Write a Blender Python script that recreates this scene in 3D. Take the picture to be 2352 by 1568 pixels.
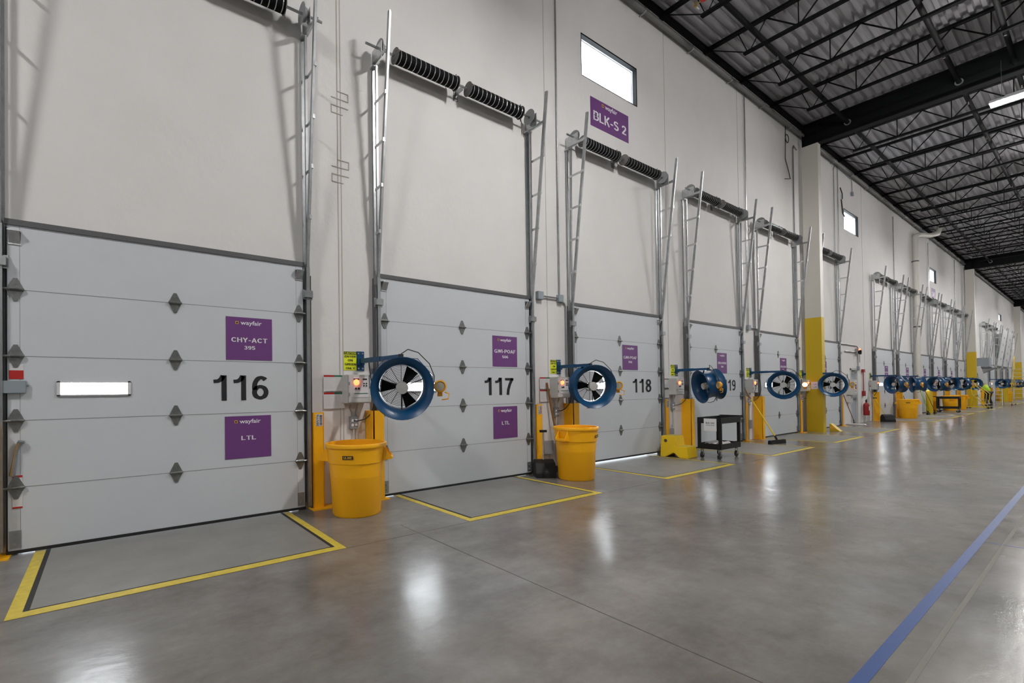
import bpy, bmesh, math, random
from mathutils import Vector, Matrix
sc = bpy.context.scene
for o in list(bpy.data.objects): bpy.data.objects.remove(o)
col = sc.collection
random.seed(7)
PI = math.pi
# ---------------------------------------------------------------- camera
YAW, PITCH, ROLL, F = 0.9491, 0.0103, -0.0128, 1098.19
fwd = Vector((-math.sin(YAW)*math.cos(PITCH), math.cos(YAW)*math.cos(PITCH), math.sin(PITCH)))
r0 = Vector((math.cos(YAW), math.sin(YAW), 0)); u0 = r0.cross(fwd)
Rv = r0*math.cos(ROLL)+u0*math.sin(ROLL); Uv = -r0*math.sin(ROLL)+u0*math.cos(ROLL)
cd = bpy.data.cameras.new('camera'); cam = bpy.data.objects.new('camera', cd); col.objects.link(cam)
M4 = Matrix((Rv, Uv, -fwd)).transposed().to_4x4(); M4.translation = Vector((5.9228, 0, 1.4339)); cam.matrix_world = M4
cd.sensor_width = 36; cd.lens = 36*F/2352; cd.shift_x = 147.6/2352; cd.shift_y = 104/2352; cd.clip_end = 400; cd.clip_start = .05
sc.camera = cam
# ---------------------------------------------------------------- world, exposure
w = bpy.data.worlds.new('sky'); sc.world = w; w.use_nodes = True
w.node_tree.nodes['Background'].inputs[0].default_value = (.86, .93, 1, 1)
w.node_tree.nodes['Background'].inputs[1].default_value = 3.0
w.cycles.sampling_method = 'NONE'
vs = sc.view_settings; vs.view_transform = 'Standard'; vs.look = 'None'; vs.gamma = 1; vs.use_curve_mapping = False; vs.exposure = 0.32
LAMP = 400.0       # radiance of the high bay lenses
DAY = 10.0         # radiance of the daylit glazing
# ---------------------------------------------------------------- materials
MATS = {}
def mat(name, c, rough=.6, metal=0, noise=0, nscale=4, bump=0, bscale=60, emit=None, es=0, spec=.5, stretch=None, c2=None):
    m = bpy.data.materials.new(name); m.use_nodes = True; nt = m.node_tree; b = nt.nodes['Principled BSDF']
    b.inputs['Base Color'].default_value = (*c, 1); b.inputs['Roughness'].default_value = rough
    b.inputs['Metallic'].default_value = metal; b.inputs['Specular IOR Level'].default_value = spec
    if emit: b.inputs['Emission Color'].default_value = (*emit, 1); b.inputs['Emission Strength'].default_value = es
    if noise or bump:
        tc = nt.nodes.new('ShaderNodeTexCoord'); mp = nt.nodes.new('ShaderNodeMapping'); nt.links.new(tc.outputs['Object'], mp.inputs[0])
        if stretch: mp.inputs['Scale'].default_value = stretch
        if noise:
            n = nt.nodes.new('ShaderNodeTexNoise'); n.inputs['Scale'].default_value = nscale; n.inputs['Detail'].default_value = 7; n.inputs['Roughness'].default_value = .62
            nt.links.new(mp.outputs[0], n.inputs['Vector'])
            r = nt.nodes.new('ShaderNodeValToRGB'); r.color_ramp.elements[0].position = .3; r.color_ramp.elements[1].position = .7
            lo = c2 if c2 else tuple(v*(1-noise) for v in c)
            r.color_ramp.elements[0].color = (*lo, 1); r.color_ramp.elements[1].color = (*c, 1)
            nt.links.new(n.outputs['Fac'], r.inputs[0]); nt.links.new(r.outputs[0], b.inputs['Base Color'])
        if bump:
            n2 = nt.nodes.new('ShaderNodeTexNoise'); n2.inputs['Scale'].default_value = bscale; n2.inputs['Detail'].default_value = 4
            nt.links.new(mp.outputs[0], n2.inputs['Vector'])
            bm = nt.nodes.new('ShaderNodeBump'); bm.inputs['Strength'].default_value = bump; bm.inputs['Distance'].default_value = .01
            nt.links.new(n2.outputs['Fac'], bm.inputs['Height']); nt.links.new(bm.outputs[0], b.inputs['Normal'])
    MATS[name] = m; return m
mat('wall', (.74, .725, .715), .75, noise=.06, nscale=1.2, bump=.25, bscale=14)
mat('door', (.58, .61, .645), .45, noise=.03, nscale=2)
mat('doorgroove', (.22, .23, .24), .6)
mat('doorblue', (.36, .40, .47), .45)
mat('frame_white', (.66, .67, .68), .4)
mat('galv', (.42, .44, .45), .33, .85, noise=.25, nscale=9)
mat('galv_rail', (.40, .42, .43), .42, .75, noise=.3, nscale=7)
mat('galv_light', (.62, .64, .65), .3, .8, noise=.25, nscale=20)
mat('hinge_steel', (.25, .26, .255), .38, .7, noise=.3, nscale=30)
mat('darkgrey', (.10, .10, .105), .6)
mat('midgrey', (.26, .27, .28), .5)
mat('boxgrey', (.52, .52, .50), .45)
mat('jbox', (.27, .31, .34), .45)
mat('rubber', (.012, .012, .012), .6)
mat('black', (.008, .008, .009), .55, spec=.3)
mat('spring', (.004, .004, .004), .8, spec=.15)
mat('chrome', (.55, .55, .55), .25, .9)
mat('post', (.95, .475, .003), .5, noise=.08, nscale=3)
mat('can', (1.0, .48, .002), .40)
mat('canshade', (.90, .36, .002), .5)
mat('colyellow', (.60, .41, .003), .5)
mat('steel_white', (.60, .58, .53), .5)
mat('stool', (.85, .56, .008), .42)
mat('tape', (.64, .50, .06), .5, noise=.28, nscale=14)
mat('blue', (.003, .058, .155), .35)
mat('tapeblue', (.008, .05, .21), .5, noise=.15, nscale=6)
mat('purple', (.15, .045, .20), .5)
mat('white', (.80, .78, .84), .6)
mat('paper', (.66, .655, .67), .5)
mat('ink', (.012, .012, .014), .6)
mat('red', (.45, .015, .01), .45)
mat('darkred', (.28, .012, .012), .4)
mat('green', (.03, .16, .09), .5)
mat('caution', (.80, .85, .02), .5)
mat('gold', (.75, .45, .05), .5)
mat('orange', (.85, .38, .01), .45)
mat('wood', (.22, .095, .02), .5)
mat('brass', (.4, .28, .08), .35, .7)
mat('steelblack', (.005, .006, .0065), .75, spec=.15)
mat('deck', (.36, .355, .375), .5, metal=.1)
mat('pipe_grey', (.16, .155, .15), .6)
mat('wallpipe', (.52, .50, .47), .5)
mat('caulk', (.50, .47, .41), .8)
mat('joint', (.055, .05, .045), .8)
mat('plate', (.225, .22, .205), .42, noise=.22, nscale=3, bump=.3, bscale=160)
mat('sealant', (.165, .155, .135), .7)
mat('hivis', (.42, .72, .03), .7)
mat('skin', (.30, .15, .09), .6)
mat('hair', (.01, .008, .006), .7)
mat('denim', (.012, .016, .03), .8)
mat('shoe', (.012, .012, .012), .6)
mat('glass', (.05, .05, .05), .1)
mat('wrap', (.55, .52, .52), .3)
mat('card', (.33, .22, .12), .8)
mat('redlight', (.8, .02, .01), .4, emit=(1, .10, .03), es=6)
mat('lens', (.9, .9, .9), .4, emit=(1, .98, .955), es=LAMP)
mat('daylight', (.9, .9, .9), .4, emit=(.88, .94, 1), es=DAY)
mat('doorlight', (.9, .9, .9), .4, emit=(.90, .95, 1), es=34)
mat('lamp_on', (.9, .9, .9), .4, emit=(1, .98, .9), es=8)
mat('lamp_off', (.40, .36, .28), .3)
# polished concrete
def concrete():
    m = bpy.data.materials.new('concrete'); m.use_nodes = True; nt = m.node_tree; b = nt.nodes['Principled BSDF']; N = nt.nodes.new; L = nt.links.new
    tc = N('ShaderNodeTexCoord')
    def noise(scale, det, st=None, rough=.6, dist=0):
        mp = N('ShaderNodeMapping'); L(tc.outputs['Object'], mp.inputs[0])
        if st: mp.inputs['Scale'].default_value = st
        n = N('ShaderNodeTexNoise'); n.inputs['Scale'].default_value = scale; n.inputs['Detail'].default_value = det; n.inputs['Roughness'].default_value = rough; n.inputs['Distortion'].default_value = dist
        L(mp.outputs[0], n.inputs['Vector']); return n.outputs['Fac']
    def ramp(f, p0, c0, p1, c1):
        r = N('ShaderNodeValToRGB'); r.color_ramp.elements[0].position = p0; r.color_ramp.elements[1].position = p1
        r.color_ramp.elements[0].color = (*c0, 1); r.color_ramp.elements[1].color = (*c1, 1); L(f, r.inputs[0]); return r.outputs[0]
    def mix(mode, a, c, fac=1.0):
        x = N('ShaderNodeMix'); x.data_type = 'RGBA'; x.blend_type = mode; x.inputs[0].default_value = fac; L(a, x.inputs[6]); L(c, x.inputs[7]); return x.outputs[2]
    base = ramp(noise(.30, 12, rough=.70), .34, (.125, .115, .107), .66, (.300, .292, .283))
    tint = ramp(noise(.35, 3), .4, (1.0, .96, .91), .6, (.96, .99, 1.0))
    fine = ramp(noise(2.2, 12, (1, .45, 1), .74), .30, (.62, .61, .60), .70, (1.0, 1.0, 1.0))
    c = mix('MULTIPLY', mix('MULTIPLY', base, tint), fine)
    # the strip between the doors and the first joint is unpolished and browner
    L(c, b.inputs['Base Color'])
    rr = N('ShaderNodeMapRange'); rr.inputs[1].default_value = .3; rr.inputs[2].default_value = .7; rr.inputs[3].default_value = .15; rr.inputs[4].default_value = .26
    L(noise(1.6, 6, (1, .6, 1)), rr.inputs[0]); L(rr.outputs[0], b.inputs['Roughness'])
    bp = N('ShaderNodeBump'); bp.inputs['Strength'].default_value = .15; bp.inputs['Distance'].default_value = .02
    L(noise(5, 8, (1, .5, 1), .68), bp.inputs['Height']); L(bp.outputs[0], b.inputs['Normal'])
    b.inputs['Specular IOR Level'].default_value = .5
    MATS['concrete'] = m
concrete()
# ---------------------------------------------------------------- mesh helpers
class MB:
    def __init__(s): s.v = []; s.f = []
    def add(s, vs, fs):
        n = len(s.v); s.v += [tuple(v) for v in vs]; s.f += [tuple(i+n for i in f) for f in fs]; return s
    def box(s, x0, x1, y0, y1, z0, z1):
        return s.add([(x0,y0,z0),(x1,y0,z0),(x1,y1,z0),(x0,y1,z0),(x0,y0,z1),(x1,y0,z1),(x1,y1,z1),(x0,y1,z1)],
            [(0,3,2,1),(4,5,6,7),(0,1,5,4),(1,2,6,5),(2,3,7,6),(3,0,4,7)])
    def bar(s, p0, p1, w, h, up=(0,0,1)):
        p0 = Vector(p0); p1 = Vector(p1); d = (p1-p0).normalized(); u = Vector(up)
        if abs(d.dot(u)) > .98: u = Vector((1,0,0))
        a = d.cross(u).normalized()*w/2; c = a.cross(d).normalized()*h/2
        v = [p0-a-c, p0+a-c, p0+a+c, p0-a+c, p1-a-c, p1+a-c, p1+a+c, p1-a+c]
        return s.add(v, [(0,3,2,1),(4,5,6,7),(0,1,5,4),(1,2,6,5),(2,3,7,6),(3,0,4,7)])
    def tube(s, pts, r, n=8, cap=True):
        pts = [Vector(p) for p in pts]; rs = r if isinstance(r, (list, tuple)) else [r]*len(pts)
        vs = []; u = None
        for i, p in enumerate(pts):
            d = (pts[min(i+1, len(pts)-1)]-pts[max(i-1, 0)]).normalized()
            if u is None: u = Vector((0,0,1)) if abs(d.z) < .9 else Vector((1,0,0))
            a = d.cross(u).normalized(); c = a.cross(d).normalized(); u = c
            for k in range(n): t = 2*PI*k/n; vs.append(p+a*math.cos(t)*rs[i]+c*math.sin(t)*rs[i])
        fs = [(i*n+k, i*n+(k+1)%n, (i+1)*n+(k+1)%n, (i+1)*n+k) for i in range(len(pts)-1) for k in range(n)]
        if cap: fs += [tuple(range(n))[::-1], tuple(range((len(pts)-1)*n, len(pts)*n))]
        return s.add(vs, fs)
    def lathe(s, prof, axis='z', c=(0,0,0), n=32, close=False, sy=1):
        vs = []
        for (r, h) in prof:
            for k in range(n):
                t = 2*PI*k/n; a, b = r*math.cos(t), r*math.sin(t)*sy
                p = {'z': (a, b, h), 'x': (h, a, b), 'y': (b, h, a)}[axis]
                vs.append((p[0]+c[0], p[1]+c[1], p[2]+c[2]))
        m = len(prof); R = range(m if close else m-1)
        fs = [(i*n+k, i*n+(k+1)%n, ((i+1)%m)*n+(k+1)%n, ((i+1)%m)*n+k) for i in R for k in range(n)]
        return s.add(vs, fs)
    def prism(s, poly, axis, a0, a1):
        def P(u, v, a): return {'x': (a,u,v), 'y': (u,a,v), 'z': (u,v,a)}[axis]
        n = len(poly); vs = [P(u,v,a0) for u,v in poly]+[P(u,v,a1) for u,v in poly]
        return s.add(vs, [tuple(range(n))[::-1], tuple(range(n, 2*n))]+[(i,(i+1)%n,(i+1)%n+n,i+n) for i in range(n)])
    def mesh(s, name, m, smooth=False, bevel=0):
        me = bpy.data.meshes.new(name); bm = bmesh.new(); bv = [bm.verts.new(v) for v in s.v]
        for f in s.f:
            try: bm.faces.new([bv[i] for i in f])
            except ValueError: pass
        bmesh.ops.recalc_face_normals(bm, faces=bm.faces)
        if bevel: bmesh.ops.bevel(bm, geom=bm.edges[:], offset=bevel, segments=2, affect='EDGES', clamp_overlap=True)
        if smooth:
            for f in bm.faces: f.smooth = True
            for e in bm.edges:
                if len(e.link_faces) == 2 and e.calc_face_angle(0) > .7: e.smooth = False
        bm.to_mesh(me); bm.free(); me.materials.append(MATS[m] if isinstance(m, str) else m); return me
    def build(s, name, m, parent=None, smooth=False, bevel=0, loc=None, rot=None):
        o = bpy.data.objects.new(name, s.mesh(name, m, smooth, bevel)); col.objects.link(o)
        if parent: o.parent = parent
        if loc: o.location = loc
        if rot: o.rotation_euler = rot
        return o
def tag(o, label=None, cat=None, group=None, kind=None):
    if label: o['label'] = label
    if cat: o['category'] = cat
    if group: o['group'] = group
    if kind: o['kind'] = kind
    return o
def root(name, loc, label, cat, group=None, kind=None, rz=0):
    o = bpy.data.objects.new(name, None); col.objects.link(o); o.location = loc; o.rotation_euler = (0,0,rz); o.empty_display_size = .1
    return tag(o, label, cat, group, kind)
KIDS = {}
def copy_tree(o, parent=None):
    c = o.copy(); col.objects.link(c); c.parent = parent
    for ch in list(o.children): copy_tree(ch, c)
    return c
PROTO = {}
def inst(key, make, loc, label, cat, group=None, rz=0):
    """first use builds the thing, later uses copy it with its parts"""
    if key not in PROTO:
        o = make(); PROTO[key] = o
    else: o = copy_tree(PROTO[key])
    o.location = loc; o.rotation_euler = (0,0,rz)
    return tag(o, label, cat, group)
def empty(name):
    o = bpy.data.objects.new(name, None); col.objects.link(o); o.empty_display_size = .1; return o
FONT = {}
def textmesh_font(s, size, bold=0.0, sx=1.0, space=1.0):
    k = (s, size)
    if k in FONT: return FONT[k]
    cu = bpy.data.curves.new('txt', 'FONT'); cu.body = s; cu.size = size; cu.align_x = 'CENTER'; cu.align_y = 'CENTER'; cu.offset = bold*size; cu.space_character = space; cu.resolution_u = 3
    cu.extrude = .0006; cu.fill_mode = 'FRONT'
    o = bpy.data.objects.new('txt', cu); col.objects.link(o)
    dg = bpy.context.evaluated_depsgraph_get(); me = bpy.data.meshes.new_from_object(o.evaluated_get(dg))
    bpy.data.objects.remove(o); bpy.data.curves.remove(cu)
    if me.vertices:
        xs = [v.co.x for v in me.vertices]; ys = [v.co.y for v in me.vertices]
        cx = (min(xs)+max(xs))/2; cy = (min(ys)+max(ys))/2
        for v in me.vertices: v.co.x = (v.co.x-cx)*sx; v.co.y -= cy
    FONT[k] = me; return me
T_ = .17; h_ = T_/2
def E_(cx, cy, rx, ry, a0, a1, n=14): return [(cx+rx*math.cos(math.radians(a0+(a1-a0)*i/n)), cy+ry*math.sin(math.radians(a0+(a1-a0)*i/n))) for i in range(n+1)]
def glyphs():
    h = h_; m = .5; G = {}
    O = lambda w: E_(w/2, .5, w/2-h, .5-h, 0, 360, 28)
    G['A'] = (.70, [[(.07, 0), (.35, .97)], [(.35, .97), (.63, 0)], [(.18, .29), (.52, .29)]])
    G['B'] = (.64, [[(h, 0), (h, 1)], [(h, 1-h), (.36, 1-h)]+E_(.36, .755, .19, .17, 90, -90)+[(h, .54)], [(h, .54), (.36, .54)]+E_(.36, .31, .22, .23, 90, -90)+[(h, h)]])
    G['C'] = (.68, [E_(.36, .5, .36-h, .5-h, 38, 322, 24)])
    G['D'] = (.66, [[(h, 0), (h, 1)], [(h, 1-h), (.26, 1-h)]+E_(.26, .5, .40-h, .5-h, 90, -90, 18)+[(h, h)]])
    G['E'] = (.58, [[(h, 0), (h, 1)], [(h, 1-h), (.58, 1-h)], [(h, .52), (.54, .52)], [(h, h), (.58, h)]])
    G['F'] = (.55, [[(h, 0), (h, 1)], [(h, 1-h), (.55, 1-h)], [(h, .52), (.50, .52)]])
    G['G'] = (.72, [E_(.36, .5, .36-h, .5-h, 42, 325, 24), [(.72-h, 0), (.72-h, .45)], [(.40, .42), (.72, .42)]])
    G['H'] = (.66, [[(h, 0), (h, 1)], [(.66-h, 0), (.66-h, 1)], [(h, .52), (.66-h, .52)]])
    G['I'] = (T_, [[(h, 0), (h, 1)]])
    G['K'] = (.68, [[(h, 0), (h, 1)], [(.12, .38), (.58, 1)], [(.26, .58), (.60, 0)]])
    G['L'] = (.55, [[(h, 0), (h, 1)], [(h, h), (.55, h)]])
    G['N'] = (.66, [[(h, 0), (h, 1)], [(.66-h, 0), (.66-h, 1)], [(h, .95), (.66-h, .05)]])
    G['O'] = (.72, [O(.72)]); G['Q'] = (.72, [O(.72), [(.42, .26), (.68, -.02)]])
    G['P'] = (.62, [[(h, 0), (h, 1)], [(h, 1-h), (.36, 1-h)]+E_(.36, .68, .18, .235, 90, -90)+[(h, .445)]])
    G['R'] = (.66, [[(h, 0), (h, 1)], [(h, 1-h), (.36, 1-h)]+E_(.36, .70, .19, .215, 90, -90)+[(h, .485)], [(.38, .48), (.57, 0)]])
    S = E_(.32, .73, .23, .185, 25, 270, 16)+E_(.32, .30, .24, .215, 90, -155, 16)
    G['S'] = (.64, [S]); G['T'] = (.62, [[(0, 1-h), (.62, 1-h)], [(.31, 0), (.31, 1)]])
    G['U'] = (.66, [[(h, 1), (h, .33)]+E_(.33, .33, .33-h, .33-h, 180, 360, 14)+[(.66-h, 1)]])
    G['W'] = (.94, [[(.08, 1), (.26, .04)], [(.26, .04), (.47, .96)], [(.47, .96), (.68, .04)], [(.68, .04), (.86, 1)]])
    G['Y'] = (.68, [[(.08, 1), (.34, .45)], [(.60, 1), (.34, .45)], [(.34, .5), (.34, 0)]])
    G['-'] = (.34, [[(0, .40), (.34, .40)]])
    G['0'] = (.58, [E_(.29, .5, .29-h, .5-h, 0, 360, 28)])
    G['1'] = (.56, [[(.36, 0), (.36, 1)], [(.02, .755), (.16, .77), (.27, .84), (.33, .98)]])
    G['2'] = (.58, [E_(.29, .70, .205, .215, 175, -35, 14)+[(.10, .12)], [(.02, h), (.58, h)]])
    G['3'] = (.58, [E_(.28, .745, .19, .17, 160, -90, 12), E_(.28, .30, .21, .215, 90, -165, 14), [(.22, .53), (.32, .53)]])
    G['4'] = (.60, [[(.44, 0), (.44, 1)], [(.44, .95), (.06, .30)], [(.0, .28), (.60, .28)]])
    G['5'] = (.58, [[(.54, 1-h), (.13, 1-h), (.09, .50)], E_(.28, .33, .21, .245, 130, -160, 16)])
    six = [E_(.29, .315, .205, .23, 0, 360, 22), E_(.32, .52, .235, .395, 50, 195, 14)]
    G['6'] = (.58, six); G['9'] = (.58, [[(.58-x, 1-y) for x, y in q] for q in six])
    G['7'] = (.56, [[(.0, 1-h), (.545, 1-h)], [(.47, .96), (.30, .62), (.20, .30), (.165, 0)]])
    G['8'] = (.58, [E_(.29, .745, .185, .17, 0, 360, 20), E_(.29, .295, .205, .21, 0, 360, 22)])
    G[' '] = (.26, [])
    return G
GL = glyphs()
def textmesh(s, size, bold=0.0, sx=1.0, space=1.0):
    k = (s, size)
    if k in FONT: return FONT[k]
    if s.islower(): return textmesh_font(s, size, bold, sx, space)
    me = bpy.data.meshes.new('txt'); vs = []; fs = []; x = 0
    for ch in s:
        wd, strokes = GL[ch]
        for q in strokes:
            P = [Vector((u+x, v)) for u, v in q]; closed = (P[0]-P[-1]).length < 1e-5; n0 = len(vs)
            for i, p in enumerate(P):
                a = P[i-1] if i else (P[-2] if closed else p); b = P[i+1] if i < len(P)-1 else (P[1] if closed else p)
                d = (b-a).normalized(); nn = Vector((-d.y, d.x)); kk = 1.0
                if a != p and b != p:
                    c_ = (p-a).normalized().dot(d); kk = 1/max(c_, .6)
                tt = h_*kk*(.82 if abs(d.x) > .85 else 1)
                vs += [(p.x+nn.x*tt, p.y+nn.y*tt, 0), (p.x-nn.x*tt, p.y-nn.y*tt, 0)]
            for i in range(len(P)-1): fs.append((n0+2*i, n0+2*i+1, n0+2*i+3, n0+2*i+2))
        x += wd+.09
    vs = [((a-x/2)*size, (b-.5)*size, 0) for a, b, c in vs]
    # give the letters a little thickness
    n = len(vs); e = .0008
    V = [(a, b, e) for a, b, c in vs]+[(a, b, 0) for a, b, c in vs]
    Fc = [f for f in fs]
    me.from_pydata(V, [], [tuple(reversed(f)) for f in Fc]+[(f[0]+n, f[1]+n, f[2]+n, f[3]+n) for f in Fc]+[(f[i], f[(i+1)%4], f[(i+1)%4]+n, f[i]+n) for f in Fc for i in range(4)])
    xs = [v.co.x for v in me.vertices]; ys = [v.co.y for v in me.vertices]
    for v in me.vertices: v.co.x -= (min(xs)+max(xs))/2; v.co.y -= (min(ys)+max(ys))/2
    FONT[k] = me; return me
def text(name, s, size, m, parent, loc, face='x', bold=.0, sx=1.0, fit=None, space=1.0, roll=0):
    """lettering standing on a wall that faces +X (face='x') or -Y (face='y')"""
    me = textmesh(s, size, bold, sx, space).copy()
    if fit:
        xs = [v.co.x for v in me.vertices]; ys = [v.co.y for v in me.vertices]
        kx = fit[0]/(max(xs)-min(xs)); ky = fit[1]/(max(ys)-min(ys)) if fit[1] else kx
        for v in me.vertices: v.co.x *= kx; v.co.y *= ky
    if roll: me.transform(Matrix.Rotation(roll, 4, 'Z'))
    R = Matrix(((0,0,1),(1,0,0),(0,1,0))) if face == 'x' else Matrix(((1,0,0),(0,0,-1),(0,1,0)))
    me.transform(R.to_4x4()); me.materials.clear(); me.materials.append(MATS[m])
    o = bpy.data.objects.new(name, me); col.objects.link(o); o.parent = parent; o.location = loc; return o
def struct(name, mb, m, label=None, **k):
    o = mb.build(name, m, **k); return tag(o, label, None, None, 'structure')
def arc(c, r, a0, a1, n, plane='yz'):
    out = []
    for i in range(n+1):
        t = a0+(a1-a0)*i/n; u, v = r*math.cos(t), r*math.sin(t)
        out.append({'yz': (c[0], c[1]+u, c[2]+v), 'xy': (c[0]+u, c[1]+v, c[2]), 'xz': (c[0]+u, c[1], c[2]+v)}[plane])
    return out
# ---------------------------------------------------------------- the place
DOORS = [  # s0, s1, number, spoken name
 (-.72, 2.00, '116', 'dock door 116'), (3.08, 5.93, '117', 'dock door 117'), (7.08, 9.98, '118', 'dock door 118'),
 (11.19, 13.91, '119', 'dock door 119'), (15.01, 17.75, '120', 'dock door 120'), (18.98, 21.73, '121', 'dock door 121'),
 (26.26, 29.00, '122', 'first door past the extinguisher'), (29.97, 32.65, '123', 'second door past the extinguisher'),
 (33.63, 36.35, '124', 'third door past the extinguisher'), (37.15, 39.75, '125', 'fourth door past the extinguisher'),
 (40.75, 43.50, '126', 'fifth door past the extinguisher'), (44.15, 46.75, '127', 'sixth door past the extinguisher'),
 (54.0, 56.7, '128', 'first door past column two'), (57.7, 60.4, '129', 'second door past column two'),
 (61.5, 64.2, None, 'first raised dock door'), (65.2, 67.9, None, 'second raised dock door'),
 (69.0, 71.7, '132', 'last door before column three')]
WINS = [(7.52, 9.37, 7.53, 8.36), (22.9, 24.65, 7.43, 8.23), (37.4, 39.0, 7.28, 8.04), (64.3, 66.1, 7.16, 7.74)]
H = 3.05; ZR = 10.0
mb = MB()   # wall in vertical strips so that every opening is a real hole
holes = [(a+.06, b-.06, 0, H-.06) for a, b, n, t in DOORS] + WINS + [(23.30, 24.08, 0, 2.10)]
ys = sorted({-14.0, 112.0} | {h[0] for h in holes} | {h[1] for h in holes})
for a, b in zip(ys[:-1], ys[1:]):
    hh = sorted([(h[2], h[3]) for h in holes if h[0] <= a+1e-6 and h[1] >= b-1e-6]); z = 0
    for z0, z1 in hh:
        if z0 > z: mb.box(-.25, 0, a, b, z, z0)
        z = z1
    mb.box(-.25, 0, a, b, z, ZR+.1)
struct('wall_left', mb, 'wall', 'off white precast concrete wall carrying the row of dock doors')
struct('floor', MB().box(-3, 30, -14, 112, -.2, 0), 'concrete', 'polished grey concrete warehouse floor')
struct('wall_right', MB().box(30, 30.2, -14, 112, 0, ZR+.1), 'wall', 'plain wall on the far side of the aisle')
struct('wall_back', MB().box(-.25, 30.2, -14.2, -14, 0, ZR+.1), 'wall', 'plain wall behind the camera')
struct('wall_far', MB().box(-.25, 30.2, 112, 112.2, 0, ZR+.1), 'wall', 'plain wall closing the far end')
# corrugated deck
prof = []; x = -.1
while x < 30.2: prof += [(x, 10.0), (x+.075, 10.0), (x+.10, 10.065), (x+.185, 10.065)]; x += .21
top = [(30.4, 10.12), (-.1, 10.12)]
mb = MB(); n = len(prof)
mb.add([(u, -14.1, v) for u, v in prof]+[(u, 112.1, v) for u, v in prof], [(i, i+1, n+i+1, n+i) for i in range(n-1)])
mb.box(-.3, 30.4, -14.3, 112.3, 10.09, 10.2)
struct('ceiling', mb, 'deck', 'corrugated metal roof deck')
# outside ground seen through raised doors / trailer floors
# wall joints, floor joints
tn = 0
def trim(mb, m, label):
    global tn
    tn += 1; return struct('trim_%d' % tn, mb, m, label)
for s in (2.50, 6.46, 10.45, 14.1, 25.1, 36.6, 49.4):
    mb = MB().box(.0, .006, s, s+.012, 0, ZR)
    if s == 2.50: mb.box(.0, .005, s+.045, s+.057, 0, ZR)
    trim(mb, 'caulk' if s == 2.5 else 'wallpipe', 'caulked joint between wall panels')
for zc in (5.27, 4.36):      # welded plate outlines cast into the joint
    for dz, sg in ((.05, 1), (-.05, -1)):
        mb = MB(); mb.box(.004, .009, 2.42, 2.66, zc+dz-.005, zc+dz+.005)
        mb.box(.004, .009, 2.655 if sg > 0 else 2.42, 2.665 if sg > 0 else 2.43, zc+dz-(0 if sg > 0 else .10), zc+dz+(.10 if sg > 0 else 0))
        mb.box(.004, .009, 2.50 if sg > 0 else 2.42, 2.66 if sg > 0 else 2.58, zc+dz+sg*.095, zc+dz+sg*.105)
        trim(mb, 'caulk', 'angular outline of a patched weld plate in the wall joint')
FJ = [MB().box(1.4, 30, 2.588, 2.594, 0, .0008), MB().box(1.76, 1.765, -14, 112, 0, .0008), MB().box(5.31, 5.335, -14, 112, 0, .001)]
trim(FJ[0], 'joint', 'saw cut floor joint running away from the wall'); trim(FJ[1], 'joint', 'saw cut floor joint along the leveler fronts'); trim(FJ[2], 'sealant', 'filled floor joint beside the blue line')
for s in (12.3, 22.3, 32.3): trim(MB().box(1.77, 30, s, s+.006, 0, .0008), 'joint', 'saw cut floor joint across the aisle')
trim(MB().box(0, .10, -14, 112, 9.90, 10.0), 'steelblack', 'dark steel ledge angle under the roof deck')
# ---------------------------------------------------------------- windows
for i, (a, b, z0, z1) in enumerate(WINS):
    r = root('window_%d' % (i+1), (0, a, z0), ['large high window above the BLK-S 2 sign', 'second high window beyond the yellow column', 'third high window above a small purple sign', 'farthest small high window'][i], 'window', None, 'structure')
    W_, H_ = b-a, z1-z0; t = .05; mb = MB()
    mb.box(-.075, .006, 0, W_, H_-.03, H_).box(-.075, .006, W_-.03, W_, 0, H_).box(-.075, .006, 0, .012, 0, H_).box(-.075, .006, 0, W_, 0, .012)
    mb.build('window_frame', 'steelblack', r)
    MB().box(-.20, -.10, .03, .045, .03, H_-.03).box(-.20, -.10, W_-.05, W_-.03, .03, H_-.03).box(-.20, -.10, .03, W_-.03, H_-.05, H_-.03).box(-.20, -.10, .03, W_-.03, .015, .03).build('white_liner', 'frame_white', r)
    MB().box(-.215, -.21, 0, W_, 0, H_).build('pane', 'daylight', r)
# ---------------------------------------------------------------- yellow and blue floor tape, dock levelers
for i, (a, b, num, nm) in enumerate(DOORS):
    if i > 15: break
    if i < 12 or True:
        l = root('dock_leveler', (0, a, 0), 'grey steel dock leveler plate in the floor in front of %s' % nm, 'dock leveler', 'dock leveler plates')
        w = b-a; y0, y1 = .30, 2.42
        MB().box(-.25, 1.64, y0, y1, 0, .004).build('plate', 'plate', l)
        mb = MB().box(-.2, 1.66, y0-.035, y0, 0, .003).box(-.2, 1.66, y1, y1+.035, 0, .003).box(1.64, 1.652, y0, y1, 0, .003)
        mb.build('dark_gap_strip', 'rubber', l)  # flat dark strips stand in for the shaded gap round the plate
        t = root('floor_tape', (0, a, 0), 'yellow tape border on the floor around the leveler of %s' % nm, 'floor tape', 'yellow leveler borders')
        mb = MB().box(.03, 1.66, y0-.115, y0-.035, 0, .0025).box(.03, 1.66, y1+.035, y1+.11, 0, .0025).box(1.655, 1.755, y0-.115, y1+.11, 0, .0026)
        mb.build('tape', 'tape', t)
tag(MB().box(5.147, 5.205, 1.2, 80, 0, .0015).build('floor_line', 'tapeblue'), 'long straight blue line taped along the aisle floor', 'floor line')
tag(MB().box(5.205, 9, 6.52, 6.535, 0, .0015).build('floor_line', 'tapeblue'), 'thin blue tape branching off the long blue line', 'floor line')
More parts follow.
